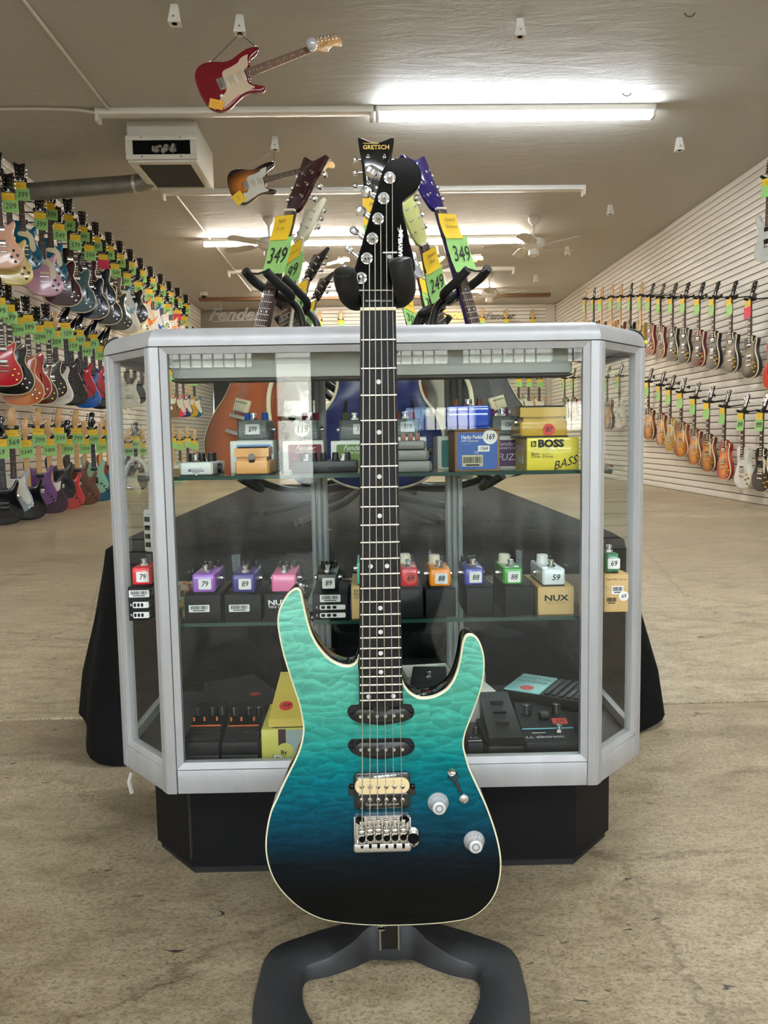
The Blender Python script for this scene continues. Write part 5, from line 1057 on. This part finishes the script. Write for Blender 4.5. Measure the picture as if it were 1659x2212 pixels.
cc = hw(783, 1420); MB().prof(cc, cc + Vector((0, -.005, 0)), [(0, .0032), (.6, .0036), (1, .0026)], 16).build('string_tree', CHR, head)
a, c = hw(375, 1815), hw(858, 1812); MB().cyl((a.x, a.y - .002, a.z), (c.x, c.y - .002, c.z), .0011, n=8).build('string_bar', CHR, head)
a, c = hw(485, 1948), hw(815, 1942); MB().box(a.x, c.x, GY - HOF - .0022, GY - HOF - .0002, a.z - .001, a.z + .002, bev=.0008).build('truss_cover', mat('gloss_black2', (10, 10, 11), .08, coat=1), head)
q = hw(915, 1310); q2 = hw(916, 1130)
text('CHARVEL', .0062, (q.x, q.y - .0004, q.z - .002), WINK, head, rot=(PI / 2, -PI / 2, 0), sx=1.15, bold=.0004)
m = MB(); m.slab([(q2.x + a_ * .0022, q2.z + b_ * .006) for a_, b_ in [(0, -1.2), (.5, -.6), (1.3, -.7), (1.2, -.2), (.7, 0), (1.3, .5), (1, .7), (.4, .6), (0, 1.8), (-.4, .6), (-1, .7), (-1.3, .5), (-.7, 0), (-1.2, -.2), (-1.3, -.7), (-.5, -.6)]], [(0, GY - HOF - .0004), (0, GY - HOF - .0001)]); m.build('maker_emblem', WINK, head)
q = hw(886, 1076); MB().tube([(q.x + .001 * math.cos(t), q.y - .0003, q.z + .001 * math.sin(t)) for t in np.linspace(0, 2 * PI, 12)], .0002, 4).build('registered_mark', WINK, head)
q = hw(787, 1358); MB().box(q.x - .0085, q.x + .0085, q.y - .0004, q.y - .0001, q.z - .0008, q.z + .0008).build('printed_line', WINK, head)
# strings
SN = [785, 798.2, 810.7, 823.3, 836, 848.3]; SB_ = [782.3, 799.2, 815.9, 834, 851.3, 869.2]; STR = mat('steel_string', (214, 206, 190), .3, .9)
for i in range(6):
    c = hw(*POST[5 - i]); m = MB(); n_ = P(SN[i], 668, 1, GY - FO - .0024); s_ = P(SB_[i], 1792, 1, GY - .0172)
    r = .00072 - .00007 * i
    m.tube([(c.x + .003, c.y - .006, c.z - .001), (n_.x, n_.y, n_.z), tuple(n_.lerp(s_, .5)), tuple(s_)], r, 6); hp(m.build('string', STR))
# pickups
BP_ = mat('pickup_black', (12, 12, 13), .38, spec=.3); POLE = mat('pole_steel', (176, 174, 168), .35, .8)
B7 = lambda x, y, off: P(730 + x / 8.73, 1480 + y / 8.73, 1, GY - off)
for pts, poles, scr in (([(180, 530), (195, 450), (245, 400), (300, 385), (820, 380), (1320, 370), (1400, 410), (1440, 500), (1425, 590), (1360, 650), (1240, 690), (1080, 730), (820, 765), (560, 735), (360, 700), (240, 640)], [(428, 598), (585, 598), (740, 590), (895, 588), (1055, 580), (1210, 578)], [(258, 525), (1388, 500)]),
                       ([(185, 1165), (205, 1085), (260, 1035), (320, 1030), (820, 1020), (1310, 1015), (1400, 1055), (1448, 1140), (1435, 1230), (1370, 1300), (1230, 1345), (1050, 1380), (820, 1410), (560, 1385), (380, 1340), (250, 1275)], [(432, 1225), (592, 1222), (748, 1222), (905, 1222), (1060, 1220), (1218, 1217)], [(262, 1160), (1392, 1145)])):
    o = [(lambda q: (q.x, q.z))(B7(x, y, .003)) for x, y in pts]; o.reverse(); o = smoothed(o, 4)
    pk = hp(MB().slab(o, [(.0006, GY - .0016), (0, GY - .001), (0, GY + .004)]).build('single_coil_pickup', BP_))
    zc = B7(820, poles[2][1] - 10, .006); x0, x1 = B7(pts[0][0] + 110, 0, .006).x, B7(1330, 0, .006).x
    MB().slab(rrect(x0, x1, zc.z - .0085, zc.z + .0085, .0084, 6), [(.001, GY - .0062), (0, GY - .0054), (0, GY + .002)]).build('pickup_cover', mat('cover_black', (26, 26, 29), .35), pk)
    for x, y in poles: q = B7(x, y, .0066); MB().prof((q.x, GY - .006, q.z), (q.x, GY - .0068, q.z), [(0, .00225), (1, .0021)], 14).build('pole_piece', POLE, pk)
    for x, y in scr: q = B7(x, y, .002); MB().prof((q.x, GY - .0012, q.z), (q.x, GY - .0026, q.z), [(0, .0024), (.7, .0022), (1, .0012)], 12).build('screw', mat('black_screw', (12, 12, 13), .2, .6), pk)
    q = B7(820, poles[2][1] + 75, .0064); text('Seymour Duncan', .0042, (q.x, GY - .0064, q.z), mat('dark_print', (52, 52, 56), .4), pk, sx=1.3)
q = B7(815, 390, .006); tn = hp(MB().slab(rrect(q.x - .0105, q.x + .0105, q.z - .007, q.z + .008, .003), [(.0006, GY - .0072), (0, GY - .0066), (0, GY)]).build('truss_notch', mat('notch_black', (9, 9, 10), .4)))
MB().prof((q.x, GY - .0072, q.z + .004), (q.x, GY - .009, q.z + .004), [(0, .0022), (1, .001)], 10).build('screw', mat('black_screw', (12, 12, 13), .2, .6), tn)
B8 = lambda x, y, off=0: P(730 + x / 4.74, 1640 + y / 4.74, 1, GY - off)
def rect8(x0, y0, x1, y1, off):
    a, c = B8(x0, y0, off), B8(x1, y1, off); return a.x, c.x, c.z, a.z
hb = hp(MB().slab(rrect(*rect8(160, 150, 742, 500, .004), .005, 4), [(.001, GY - .0048), (0, GY - .004), (0, GY + .006)]).build('humbucker', mat('hum_black', (13, 13, 14), .15, coat=.6)))
MB().slab(rrect(*rect8(172, 205, 735, 350, .008), .0138, 8), [(.0012, GY - .0092), (.0, GY - .008), (0, GY - .003)]).build('cream_bobbin', mat('cream_bobbin', (226, 204, 158), .35), hb)
MB().slab(rrect(*rect8(180, 356, 738, 476, .008), .006, 6), [(.0012, GY - .009), (.0, GY - .008), (0, GY - .003)]).build('black_bobbin', mat('bobbin_black', (18, 17, 17), .18, coat=.5), hb)
for yy in (282, 415):
    for x in (244, 328, 412, 496, 578, 663):
        q = B8(x, yy, .009); m = MB().prof((q.x, GY - .0088, q.z), (q.x, GY - .0106, q.z), [(0, .0029), (.6, .0027), (1, .0018)], 14); pp = m.build('pole_screw', mat('nickel', (196, 190, 178), .25, .9), hb)
        MB().prof((q.x, GY - .0105, q.z), (q.x, GY - .0109, q.z), [(0, .001), (1, .001)], 6).build('hex_socket', DK, pp)
q = B8(455, 460, .009); text('Seymour Duncan', .0052, (q.x, GY - .0092, q.z), mat('print_grey', (176, 172, 164), .5), hb, sx=1.15)
for x0, x1, sx_ in ((106, 168, 142), (735, 796, 764)):
    MB().slab(rrect(*rect8(x0, 252, x1, 372, .001), .003), [(.0006, GY - .0022), (0, GY - .0016), (0, GY + .003)]).build('mounting_ear', mat('hum_black', (13, 13, 14), .15, coat=.6), hb)
    q = B8(sx_, 282, .003); MB().prof((q.x, GY - .002, q.z), (q.x, GY - .005, q.z), [(0, .0032), (.7, .003), (1, .0014)], 12).build('screw', mat('black_screw', (12, 12, 13), .2, .6), hb)
# tremolo bridge
br = hp(MB().slab(rrect(*rect8(160, 585, 748, 938, .004), .003), [(.0006, GY - .0052), (0, GY - .0045), (0, GY - .0005)]).build('bridge_plate', CHR))
x0, x1, z0, z1 = rect8(160, 866, 752, 940, .009); MB().box(x0, x1, GY - .0115, GY - .004, z0, z1, bev=.002).build('rear_lip', CHR, br)
x0, x1, z0, z1 = rect8(160, 585, 200, 870, .006); MB().box(x0, x0 + .003, GY - .0085, GY - .004, z0, z1, bev=.001).build('side_wall', CHR, br)
x0, x1, z0, z1 = rect8(700, 585, 750, 870, .006); MB().box(x1 - .003, x1, GY - .0085, GY - .004, z0, z1, bev=.001).build('side_wall', CHR, br)
for i, (xa, yo) in enumerate(((205, 22), (290, 8), (374, 2), (458, 10), (543, 4), (630, 0))):
    x0, x1, z0, z1 = rect8(xa, 680 + yo, xa + 80, 850 + yo, .012)
    sd = MB().box(x0, x1, GY - .0150, GY - .005, z0, z1 - .006, bev=.0012).box(x0 + .0006, x1 - .0006, GY - .0172, GY - .006, z1 - .008, z1 - .0015, bev=.002).box(x0 + .002, x1 - .002, GY - .0125, GY - .006, z1 - .001, z1 + .0075, bev=.001).build('saddle', mat('saddle_chrome', (214, 210, 202), .2, .95), br)
    q = B8(xa + 42, 800 + yo, .015); MB().prof((q.x, GY - .0148, q.z), (q.x, GY - .0156, q.z), [(0, .0042), (1, .004)], 14).build('saddle_bore', DK, sd)
    for dx, dy in ((52, 735), (70, 770)): q = B8(xa + dx, dy + yo, .015); MB().prof((q.x, GY - .0149, q.z), (q.x, GY - .0162, q.z), [(0, .0026 if dy < 750 else .0014), (1, .0022 if dy < 750 else .0012)], 10).build('grub_screw', mat('black_screw', (12, 12, 13), .2, .6), sd)
    q0, q1 = B8(xa + 42, 860 + yo, .010), B8(xa + 42, 905, .010); MB().cyl((q0.x, GY - .010, q0.z), (q1.x, GY - .010, q1.z), .0024, n=10).build('intonation_screw', mat('black_screw', (12, 12, 13), .2, .6), br)
for x, y in ((225, 632), (678, 625)): q = B8(x, y, .008); MB().prof((q.x, GY - .004, q.z), (q.x, GY - .0095, q.z), [(0, .0056), (.5, .0056), (.6, .0048), (1, .004)], 16).build('pivot_stud', mat('black_stud', (16, 16, 17), .15, .8), br)
x0, x1, z0, z1 = rect8(718, 690, 830, 895, .010); m = MB().slab(rrect(x0, x1, z0, z1, .008, 6), [(.0025, GY - .0125), (.0006, GY - .0115), (0, GY - .009), (0, GY - .002)]); so = m.build('arm_socket', CHR, br)
q = B8(772, 812, .0125); MB().prof((q.x, GY - .0122, q.z), (q.x, GY - .0132, q.z), [(0, .0072), (1, .007)], 18).build('socket_bore', DK, so)
# controls
KN = mat('silver_knob', (206, 206, 208), .28, .3)
for x, y in ((1038, 505), (1412, 900)):
    q = B8(x, y, .016); k = hp(MB().prof((q.x, GY + .001, q.z), (q.x, GY - .0165, q.z), [(0, .0133), (.12, .0134), (.2, .013), (.55, .0095), (.62, .0088), (.97, .0084), (1, .0074)], 36).build('control_knob', KN))
    MB().prof((q.x, GY - .0167, q.z), (q.x, GY - .0160, q.z), [(0, .0048), (1, .0048)], 24).build('knob_recess', mat('knob_grey', (120, 120, 124), .35, .4), k)
    MB().prof((q.x, GY - .0169, q.z), (q.x, GY - .0160, q.z), [(0, .0034), (1, .0034)], 20).build('knob_centre', KN, k)
    for t in range(11):
        a_ = math.radians(215 - t * 24); rr = .0113; text(str(t), .0026, (q.x + rr * math.cos(a_), GY - .0068, q.z + rr * math.sin(a_)), mat('knob_ink', (70, 70, 74), .5), k, rot=(PI / 2 + 0, 0, 0))
q0, q1 = B8(1190, 200, .004), B8(1262, 352, .004)
sw = hp(MB().tube([(q0.x, GY - .0006, q0.z), (q1.x, GY - .0006, q1.z)], .0022, 8).build('switch_slot', mat('slot_chrome', (90, 90, 92), .2, .9)))
q = B8(1185, 185, .004); MB().prof((q.x, GY - .0002, q.z), (q.x, GY - .004, q.z), [(0, .0062), (.6, .006), (1, .005)], 16).build('switch_collar', mat('gloss_black2', (10, 10, 11), .08, coat=1), sw)
q = B8(1160, 118, .016); q0 = B8(1185, 190, .004); MB().prof((q0.x, q0.y, q0.z), (q.x, GY - .018, q.z), [(0, .0022), (.62, .0026), (.66, .0042), (.8, .0056), (.94, .005), (1, .002)], 16).build('switch_tip', CHR, sw)
for x, y in ((1292, 412), (1168, 112)):
    if x > 1200: q = B8(x, y, .003); MB().prof((q.x, GY, q.z), (q.x, GY - .0035, q.z), [(0, .0062), (.5, .0058), (1, .003)], 16).build('switch_screw', CHR, sw)
# strap buttons
q = P(652, 1264, 1, GY + .02); a_ = P(648, 1276, 1, GY + .02); sbm = MB().prof(a_, q + (q - a_) * .4, [(0, .005), (.3, .005), (.45, .0038), (.7, .0042), (.8, .0085), (1, .0075)], 16); hp(sbm.build('strap_button', CHR))
q = P(824, 2002, 1, GY + .02); hp(MB().prof((q.x, q.y, q.z + .006), (q.x, q.y, q.z - .003), [(0, .005), (.5, .004), (.7, .006), (1, .005)], 14).build('strap_button', CHR))
# ---------------------------------------------------------------- stand
stand = thing('guitar_stand', 'black floor stand with ring base and padded yoke holding the teal guitar', 'guitar stand', (.02, 1.07, 0))
SL = mat('stand_grey', (40, 41, 44), .55, bump=(500, .15, .001)); SB2 = mat('stand_black', (13, 13, 14), .45)
wv = lambda o: (setattr(o, 'location', -stand.location), o)[1]
k = 2.633
O_ = [(830, 50, .03), (660, 66, .028), (525, 98, .024), (350, 150, .021), (140, 240, .018), (75, 420, .017), (50, 560, .017), (57, 664, .017)]
I_ = [(830, 112, .05), (712, 112, .049), (610, 205, .036), (470, 290, .026), (335, 348, .020), (318, 470, .017), (342, 575, .017), (388, 664, .017)]
pp = lambda x, y, h: P(530 + x / k, 1960 + y / k, 2, h)
def half(lst):
    L_ = [pp(*q) for q in lst]; R_ = [pp(1657 - q[0], q[1] * .99, q[2]) for q in lst]; return L_, R_
OL, OR = half(O_); IL, IR = half(I_)
yl = (OL[-1].y + OR[-1].y) / 2
def loop(Ls, Rs, dep):
    back = list(reversed(Rs)) + Ls[1:]                  # widest point near side, round the back, to the other widest point
    a_, b_ = Ls[-1], Rs[-1]; c_ = (a_ + b_) / 2
    front = [Vector((c_.x + (a_.x - c_.x) * math.cos(t), c_.y - dep * math.sin(t), .017)) for t in np.linspace(0, PI, 9)[1:-1]]
    return back + front
lo, li = loop(OL, OR, .115), loop(IL, IR, .07)
def dense(ps): return [Vector(q) for q in smoothed([tuple(q) for q in ps], 5)]
lo, li = dense(lo), dense(li)
rings = []
for o, i in zip(lo, li):
    d = (o - i); d.z = 0; d = d.normalized()
    rings.append([(o.x + d.x * .003, o.y + d.y * .003, 0), (o.x + d.x * .002, o.y + d.y * .002, o.z - .005), (o.x - d.x * .002, o.y - d.y * .002, o.z), (i.x + d.x * .002, i.y + d.y * .002, i.z), (i.x - d.x * .0005, i.y - d.y * .0005, i.z - .003), (i.x - d.x * .002, i.y - d.y * .002, 0)])
rings.append(rings[0])
wv(MB().loft(rings, 0, False).build('base_ring', SL, stand, smooth=55))
b0 = IL[0]; py = b0.y - .0065
m = MB().box(.008, .036, py - .0, py + .012, .02, .95, bev=.002); wv(m.build('post', SB2, stand))
for x in (.008, .0345):
    wv(MB().box(x - .001, x + .0025, py - .0015, py + .003, .02, .5, bev=.0008).build('post_edge', CHR, stand))
pm_ = P(817, 640, 1, py).z
wv(MB().tube([(.02, py + .006, .9), (.02, py + .004, pm_ - .05), (.018, py - .03, pm_), (.014, GY + .028, pm_)], .011, 10).build('yoke_neck', SB2, stand))
hw2 = lambda x, y, yy: P(700 + x / 5.53, 300 + y / 5.53, 1, yy)
lp = smoothed([tuple(v) for v in (hw2(640, 1935, GY + .026), hw2(430, 1930, GY + .02), hw2(325, 1880, GY + .005), hw2(275, 1770, GY - .012), hw2(252, 1655, GY - .02), hw2(243, 1590, GY - .024))], 6, False)
rp = smoothed([tuple(v) for v in (hw2(640, 1935, GY + .026), hw2(850, 1905, GY + .016), hw2(950, 1840, GY + .0), hw2(955, 1720, GY - .022), hw2(925, 1570, GY - .032), hw2(908, 1450, GY - .036))], 6, False)
FO_ = mat('foam_pad', (15, 15, 16), .7, bump=(700, .3, .0006))
for pth, c in ((lp, hw2(241, 1578, GY - .025)), (rp, hw2(903, 1432, GY - .037))):
    rr = [.008 + .0056 * min(1, i / 8) for i in range(len(pth))]; o = wv(MB().tube(pth, rr, 16).build('yoke_pad', FO_, stand))
    e = Vector(pth[-1]); d = (e - Vector(pth[-3])).normalized(); MB().prof(e - d * .001, e + d * .003, [(0, .0133), (.6, .0125), (1, .008)], 16).build('pad_cap', mat('cap_black', (16, 16, 18), .3), o)
# ================================================================ THE ISLAND BEHIND THE SHOWCASE
TZ = .48; CL = mat('black_cloth', (11, 11, 12), .85, spec=.12, bump=(14, .5, .02))
tb = thing('display_table', 'low display table hidden under a black cloth behind the showcase', 'table', (0, 3.3, 0))
MB().box(-.62, .62, -1.25, 1.25, TZ - .035, TZ - .006, bev=.004).build('table_top', mat('table_grey', (60, 60, 62), .6), tb)
for x in (-.5, .5):
    for y in (-1.1, 1.1): MB().cyl((x, y, 0), (x, y, TZ - .03), .022, n=10).build('leg', BLK, tb)
rows = []; rnd = random.Random(8); nper = 120
for k, (z, ex, wob) in enumerate(((TZ + .003, -.06, 0), (TZ + .002, -.015, 0), (TZ - .012, .008, .002), (TZ - .06, .018, .006), (TZ - .2, .05, .016), (.15, .085, .03), (.04, .10, .036))):
    x1, y1, r = .675 + ex * .85, 1.31 + ex * 2.0, .10 + max(ex, 0) * 1.6; o = []
    per = []
    cs = rrect(-x1, x1, -y1, y1, r, 13)
    for j in range(len(cs)):
        p0, p1 = cs[j], cs[(j + 1) % len(cs)]; n_ = 36 if j % 14 == 13 else 1
        for i in range(n_): per.append((p0[0] + (p1[0] - p0[0]) * i / n_, p0[1] + (p1[1] - p0[1]) * i / n_))
    for j, (x, y) in enumerate(per):
        a = j / len(per) * 2 * PI; w = wob * (math.sin(a * 19 + 1) * .65 + math.sin(a * 11 + 2) * .35); L_ = math.hypot(x, y)
        o.append((x + x / L_ * w, y + y / L_ * w, z - (0 if k < 4 else wob * .5 * (1 + math.sin(a * 9)))))
    rows.append(o)
c = MB().loft(rows, 0, False); c.add(rows[0], [tuple(range(len(rows[0])))]); c = c.build('table_cloth', CL, None, smooth=60); c.location = (0, 3.3, 0); tag(c, 'black cloth draped to the floor over the low table behind the showcase', 'tablecloth')
def placeM(nut, bridge, nrm):
    z = (nut - bridge).normalized(); y = -(Vector(nrm) - z * z.dot(Vector(nrm))).normalized(); x = y.cross(z)
    return Matrix(((x.x, y.x, z.x, nut.x), (x.y, y.y, z.y, nut.y), (x.z, y.z, z.z, nut.z), (0, 0, 0, 1)))
def at_len(nut, px, py, L, y0):
    best = min((abs((P(px, py, 1, y0 + d) - nut).length - L), y0 + d) for d in np.linspace(-.25, .25, 101)); return P(px, py, 1, best[1])
def isl(nut_px, y, br_px, nrm, style, body, label, cards, sc=.628, **kw):
    n_ = P(nut_px[0], nut_px[1], 1, y); b_ = at_len(n_, br_px[0], br_px[1], sc, y) if sc else None
    M = placeM(n_, b_, nrm); g = guitar(M=M, body=body, label=label, detail=True, group='guitars on the carousel stands', **{**STY[style], **kw})
    return M, g
DR = paint((40, 10, 16)); PUR = paint((34, 20, 92)); CRH = paint((206, 202, 178))
def icard(M, num, label, note=None, dz=-.02, s=1.0): return price_tag(M @ Matrix.Translation((0, -.022, dz)) @ Matrix.Scale(s, 4), num, label, w=.105, h=.11, yw=.085, yh=.075, note=note, group='price cards on the island guitars')
ISL = []
M, g = isl((631, 458), 2.44, (520, 905), (-.72, -.69, 0), 'jet', burst('orange_stain', (176, 84, 34), (84, 34, 16), .22), 'orange single-cut guitar leaning behind the showcase, dark red headstock, card 349', None, headm=DR, neckm=DR, guard=None, pickm=CREAM, pick='hum', bind=CREAM, knobs=GOLD); ISL.append(M)
icard(M, '349', 'large green and yellow card 349 on the dark red headstock guitar', ('NEW', 'Jr. Jet'))
M, g = isl((649, 523), 2.82, (590, 880), (-.72, -.69, 0), 'jet', paint((206, 202, 190)), 'cream headstock guitar leaning behind the one with card 349', None, headm=CRH, neckm=CRH, guard=None, bind=None); ISL.append(M)
icard(M, '99', 'green card partly hidden behind the card 349, on the cream headstock guitar')
M, g = isl((663, 608), 3.53, (600, 880), (-.72, -.69, 0), 'jet', paint((22, 22, 26)), 'black headstock guitar, first of the rear carousel, facing the crowded wall', None, guard=None); ISL.append(M)
icard(M, '319', 'green card on the first black headstock of the rear carousel')
M, g = isl((679, 652), 4.07, (625, 880), (-.72, -.69, 0), 'jet', paint((30, 26, 26)), 'lowest showing black headstock guitar of the rear carousel, facing the crowded wall', None, guard=None); ISL.append(M)
icard(M, '319', 'green card on the lowest showing black headstock of the rear carousel')
M, g = isl((948, 455), 2.42, (1079, 900), (.72, -.69, 0), 'jet', burst('iced_grey', (70, 70, 72), (26, 26, 28), .22), 'dark grey single-cut guitar leaning behind the showcase with purple headstock', None, headm=PUR, neckm=PUR, guard=None, pickm=CREAM, pick='hum', bind=CREAM); ISL.append(M)
icard(M, '349', 'large green and yellow card 349 on the purple headstock guitar', ('Gretsch', 'Streamer'))
M, g = isl((913, 528), 2.85, (985, 880), (.72, -.69, 0), 'jet', paint((196, 192, 172)), 'pale yellow headstock guitar leaning behind the purple headstock one', None, headm=paint((200, 204, 130)), neckm=NECKB, guard=None); ISL.append(M)
icard(M, '249', 'green and yellow card 249 on the pale yellow headstock guitar', ('Gretsch', 'Baby'))
M, g = isl((908, 604), 3.49, (965, 880), (.72, -.69, 0), 'jet', paint((120, 30, 30)), 'red-necked guitar of the rear carousel facing the single-cut wall', None, headm=paint((150, 150, 156)), neckm=paint((96, 30, 26)), guard=None); ISL.append(M)
icard(M, '309', 'green card on the red-necked guitar of the rear carousel', ('Jr', 'Jet'))
M, g = isl((870, 643), 3.94, (930, 880), (.72, -.69, 0), 'jet', paint((70, 30, 24)), 'brown-necked guitar lowest behind the black yoke pad, rear carousel', None, guard=None, neckm=paint((70, 30, 24))); ISL.append(M)
icard(M, '309', 'green card on the brown-necked guitar of the rear carousel', ('Gr', 'Baby'))
n_ = P(814, 432, 1, 2.40); b_ = n_ + Vector((-.004, .03, -.625))
MC = placeM(n_, b_, (0, -1, 0)); g = guitar('hollow', MC, paint((12, 26, 84)), 'blue hollow guitar standing straight behind the teal one, black maker headstock', head='wide', bind=CREAM, pick='hum', inl='block', detail=True, group='guitars on the carousel stands'); ISL.append(MC)
hd = [c_ for c_ in g.children if c_.name.startswith('headstock')][0]
text('GRETSCH', .018, (0, -.0056, .152), mat('gold_ink', (222, 186, 90), .4), hd, bold=.0004)
MB().box(-.038, .008, -.0056, -.0052, .1635, .1655).build('maker_bar', mat('gold_ink', (222, 186, 90), .4), hd)
icard(MC, '249', 'green and yellow card on the blue hollow guitar behind the teal headstock', ('PLEASE', 'Gretsch'), dz=.0)
def carousel(pos, Ms, label):
    t = thing('carousel_stand', label, 'guitar stand', (pos[0], pos[1], TZ), group='carousel guitar stands'); mt = mat('stand_tube', (16, 16, 17), .35); ZT = TZ + .001
    MB().cyl((0, 0, .05), (0, 0, .55), .018, n=14).build('column', mt, t)
    MB().prof((0, 0, .33), (0, 0, .40), [(0, .03), (.5, .036), (1, .03)], 16).build('hub', mt, t)
    for k in range(5):
        a = 2 * PI * k / 5 + .35; e = Vector((math.cos(a), math.sin(a), 0)); l = MB().tube([e * .018 + Vector((0, 0, .10)), e * .12 + Vector((0, 0, .06)), e * .36 + Vector((0, 0, .014))], .0125, 8).build('leg', mt, t)
        MB().sphere(tuple(e * .36 + Vector((0, 0, .016))), .0155, 8).build('rubber_foot', BLK, l)
    W_ = Matrix.Translation((-pos[0], -pos[1], -TZ))
    for M in Ms:
        M2 = W_ @ M @ Matrix.Translation((0, 0, -.235)); M0 = W_ @ M; q = M2 @ Vector((0, .055, -.006)); c0 = Vector((0, 0, .36)); iw = (c0 - q); iw.z = 0; iw = iw.normalized(); mid = q + iw * .085; mid.z = c0.z + .12; mid2 = q + iw * .07; mid2.z = q.z - .13
        ar = MB().tube(smoothed([tuple(c0), tuple(mid), tuple(mid2), tuple(q + iw * .045 + Vector((0, 0, -.035))), tuple(q)], 6, False), .012, 10).build('arm', mt, t)
        yk = MB(); yk.tube([tuple(M2 @ Vector(v)) for v in smoothed([(-.052, -.075, .03), (-.056, -.03, .012), (-.044, .035, -.002), (0, .058, -.008), (.044, .035, -.002), (.056, -.03, .012), (.052, -.075, .03)], 5, False)], .0135, 10); yk = yk.build('yoke', FO_, ar)
        MB().tube([tuple(M2 @ Vector(v)) for v in ((-.052, -.072, .034), (-.02, -.078, .022), (.02, -.078, .022), (.052, -.072, .034))], .003, 6).build('safety_strap', mt, yk)
        M2 = M0; lo_ = M2 @ Vector((0, .075, -.80)); f0 = Vector((0, 0, .12)); m2 = f0.lerp(lo_, .6); m2.z = .1
        la = MB().tube(smoothed([tuple(f0), tuple(m2), tuple(lo_)], 6, False), .011, 8).build('lower_arm', mt, t)
        MB().tube([tuple(M2 @ Vector(v)) for v in smoothed([(-.11, -.03, -.80), (-.1, .06, -.82), (0, .078, -.80), (.1, .06, -.82), (.11, -.03, -.80)], 5, False)], .0125, 8).build('cradle', FO_, la)
    return t
carousel((0.0, 2.66), [ISL[0], ISL[1], ISL[4], ISL[5], ISL[8]], 'black carousel guitar stand nearer the showcase with padded yokes')
carousel((0.0, 3.85), [ISL[2], ISL[3], ISL[6], ISL[7]], 'black carousel guitar stand further back on the cloth')
# bent wire signs over the dark recess and on the rear wall
def wire_sign(s, size, px, y, label, m, r=.012, shear=.45):
    q = P(px[0], px[1], 1, y); t = thing('wire_sign', label, 'sign', q, group='script signs at the rear')
    o = text(s, size, (0, 0, 0), m, t, shear=shear, sx=1.1, name='script'); o.data = o.data.copy(); o.data.fill_mode = 'NONE'; o.data.bevel_depth = r; q_ = o.data; dg = bpy.context.evaluated_depsgraph_get(); me = bpy.data.meshes.new_from_object(o.evaluated_get(dg)); o2 = bpy.data.objects.new('script', me); COL.objects.link(o2); o2.parent = t; o2.rotation_euler = o.rotation_euler; o2.scale = o.scale; bpy.data.objects.remove(o); o = o2
    return t, o
NW = mat('neon_off', (196, 200, 200), .2); NK = mat('neon_black', (30, 30, 32), .4); NY = mat('neon_yellow', (240, 210, 90), .4, emit=((1, .8, .25), .6))
for s, sz, px, y, l, m, r in ((FS, .34, (505, 680), 16.6, 'unlit glass script sign hanging before the dark rear recess', NW, .0045), (FS, .2, (1078, 683), 17.15, 'black and white outlined script sign on the rear slats', NK, .004), (FS, .26, (985, 680), 17.1, 'yellow script sign half hidden behind the carousel yoke', NY, .008)):
    t, o = wire_sign(s, sz, px, y, l, m, r)
    MB().cyl((-.25, .02, .05), (-.25, .02, .42 if y < 17 else .06), .004, n=5).build('hang_wire', m, t); MB().tube([(-.42, 0, -.13), (.45, 0, -.11)], r * .8, 6).build('underline', m, t)
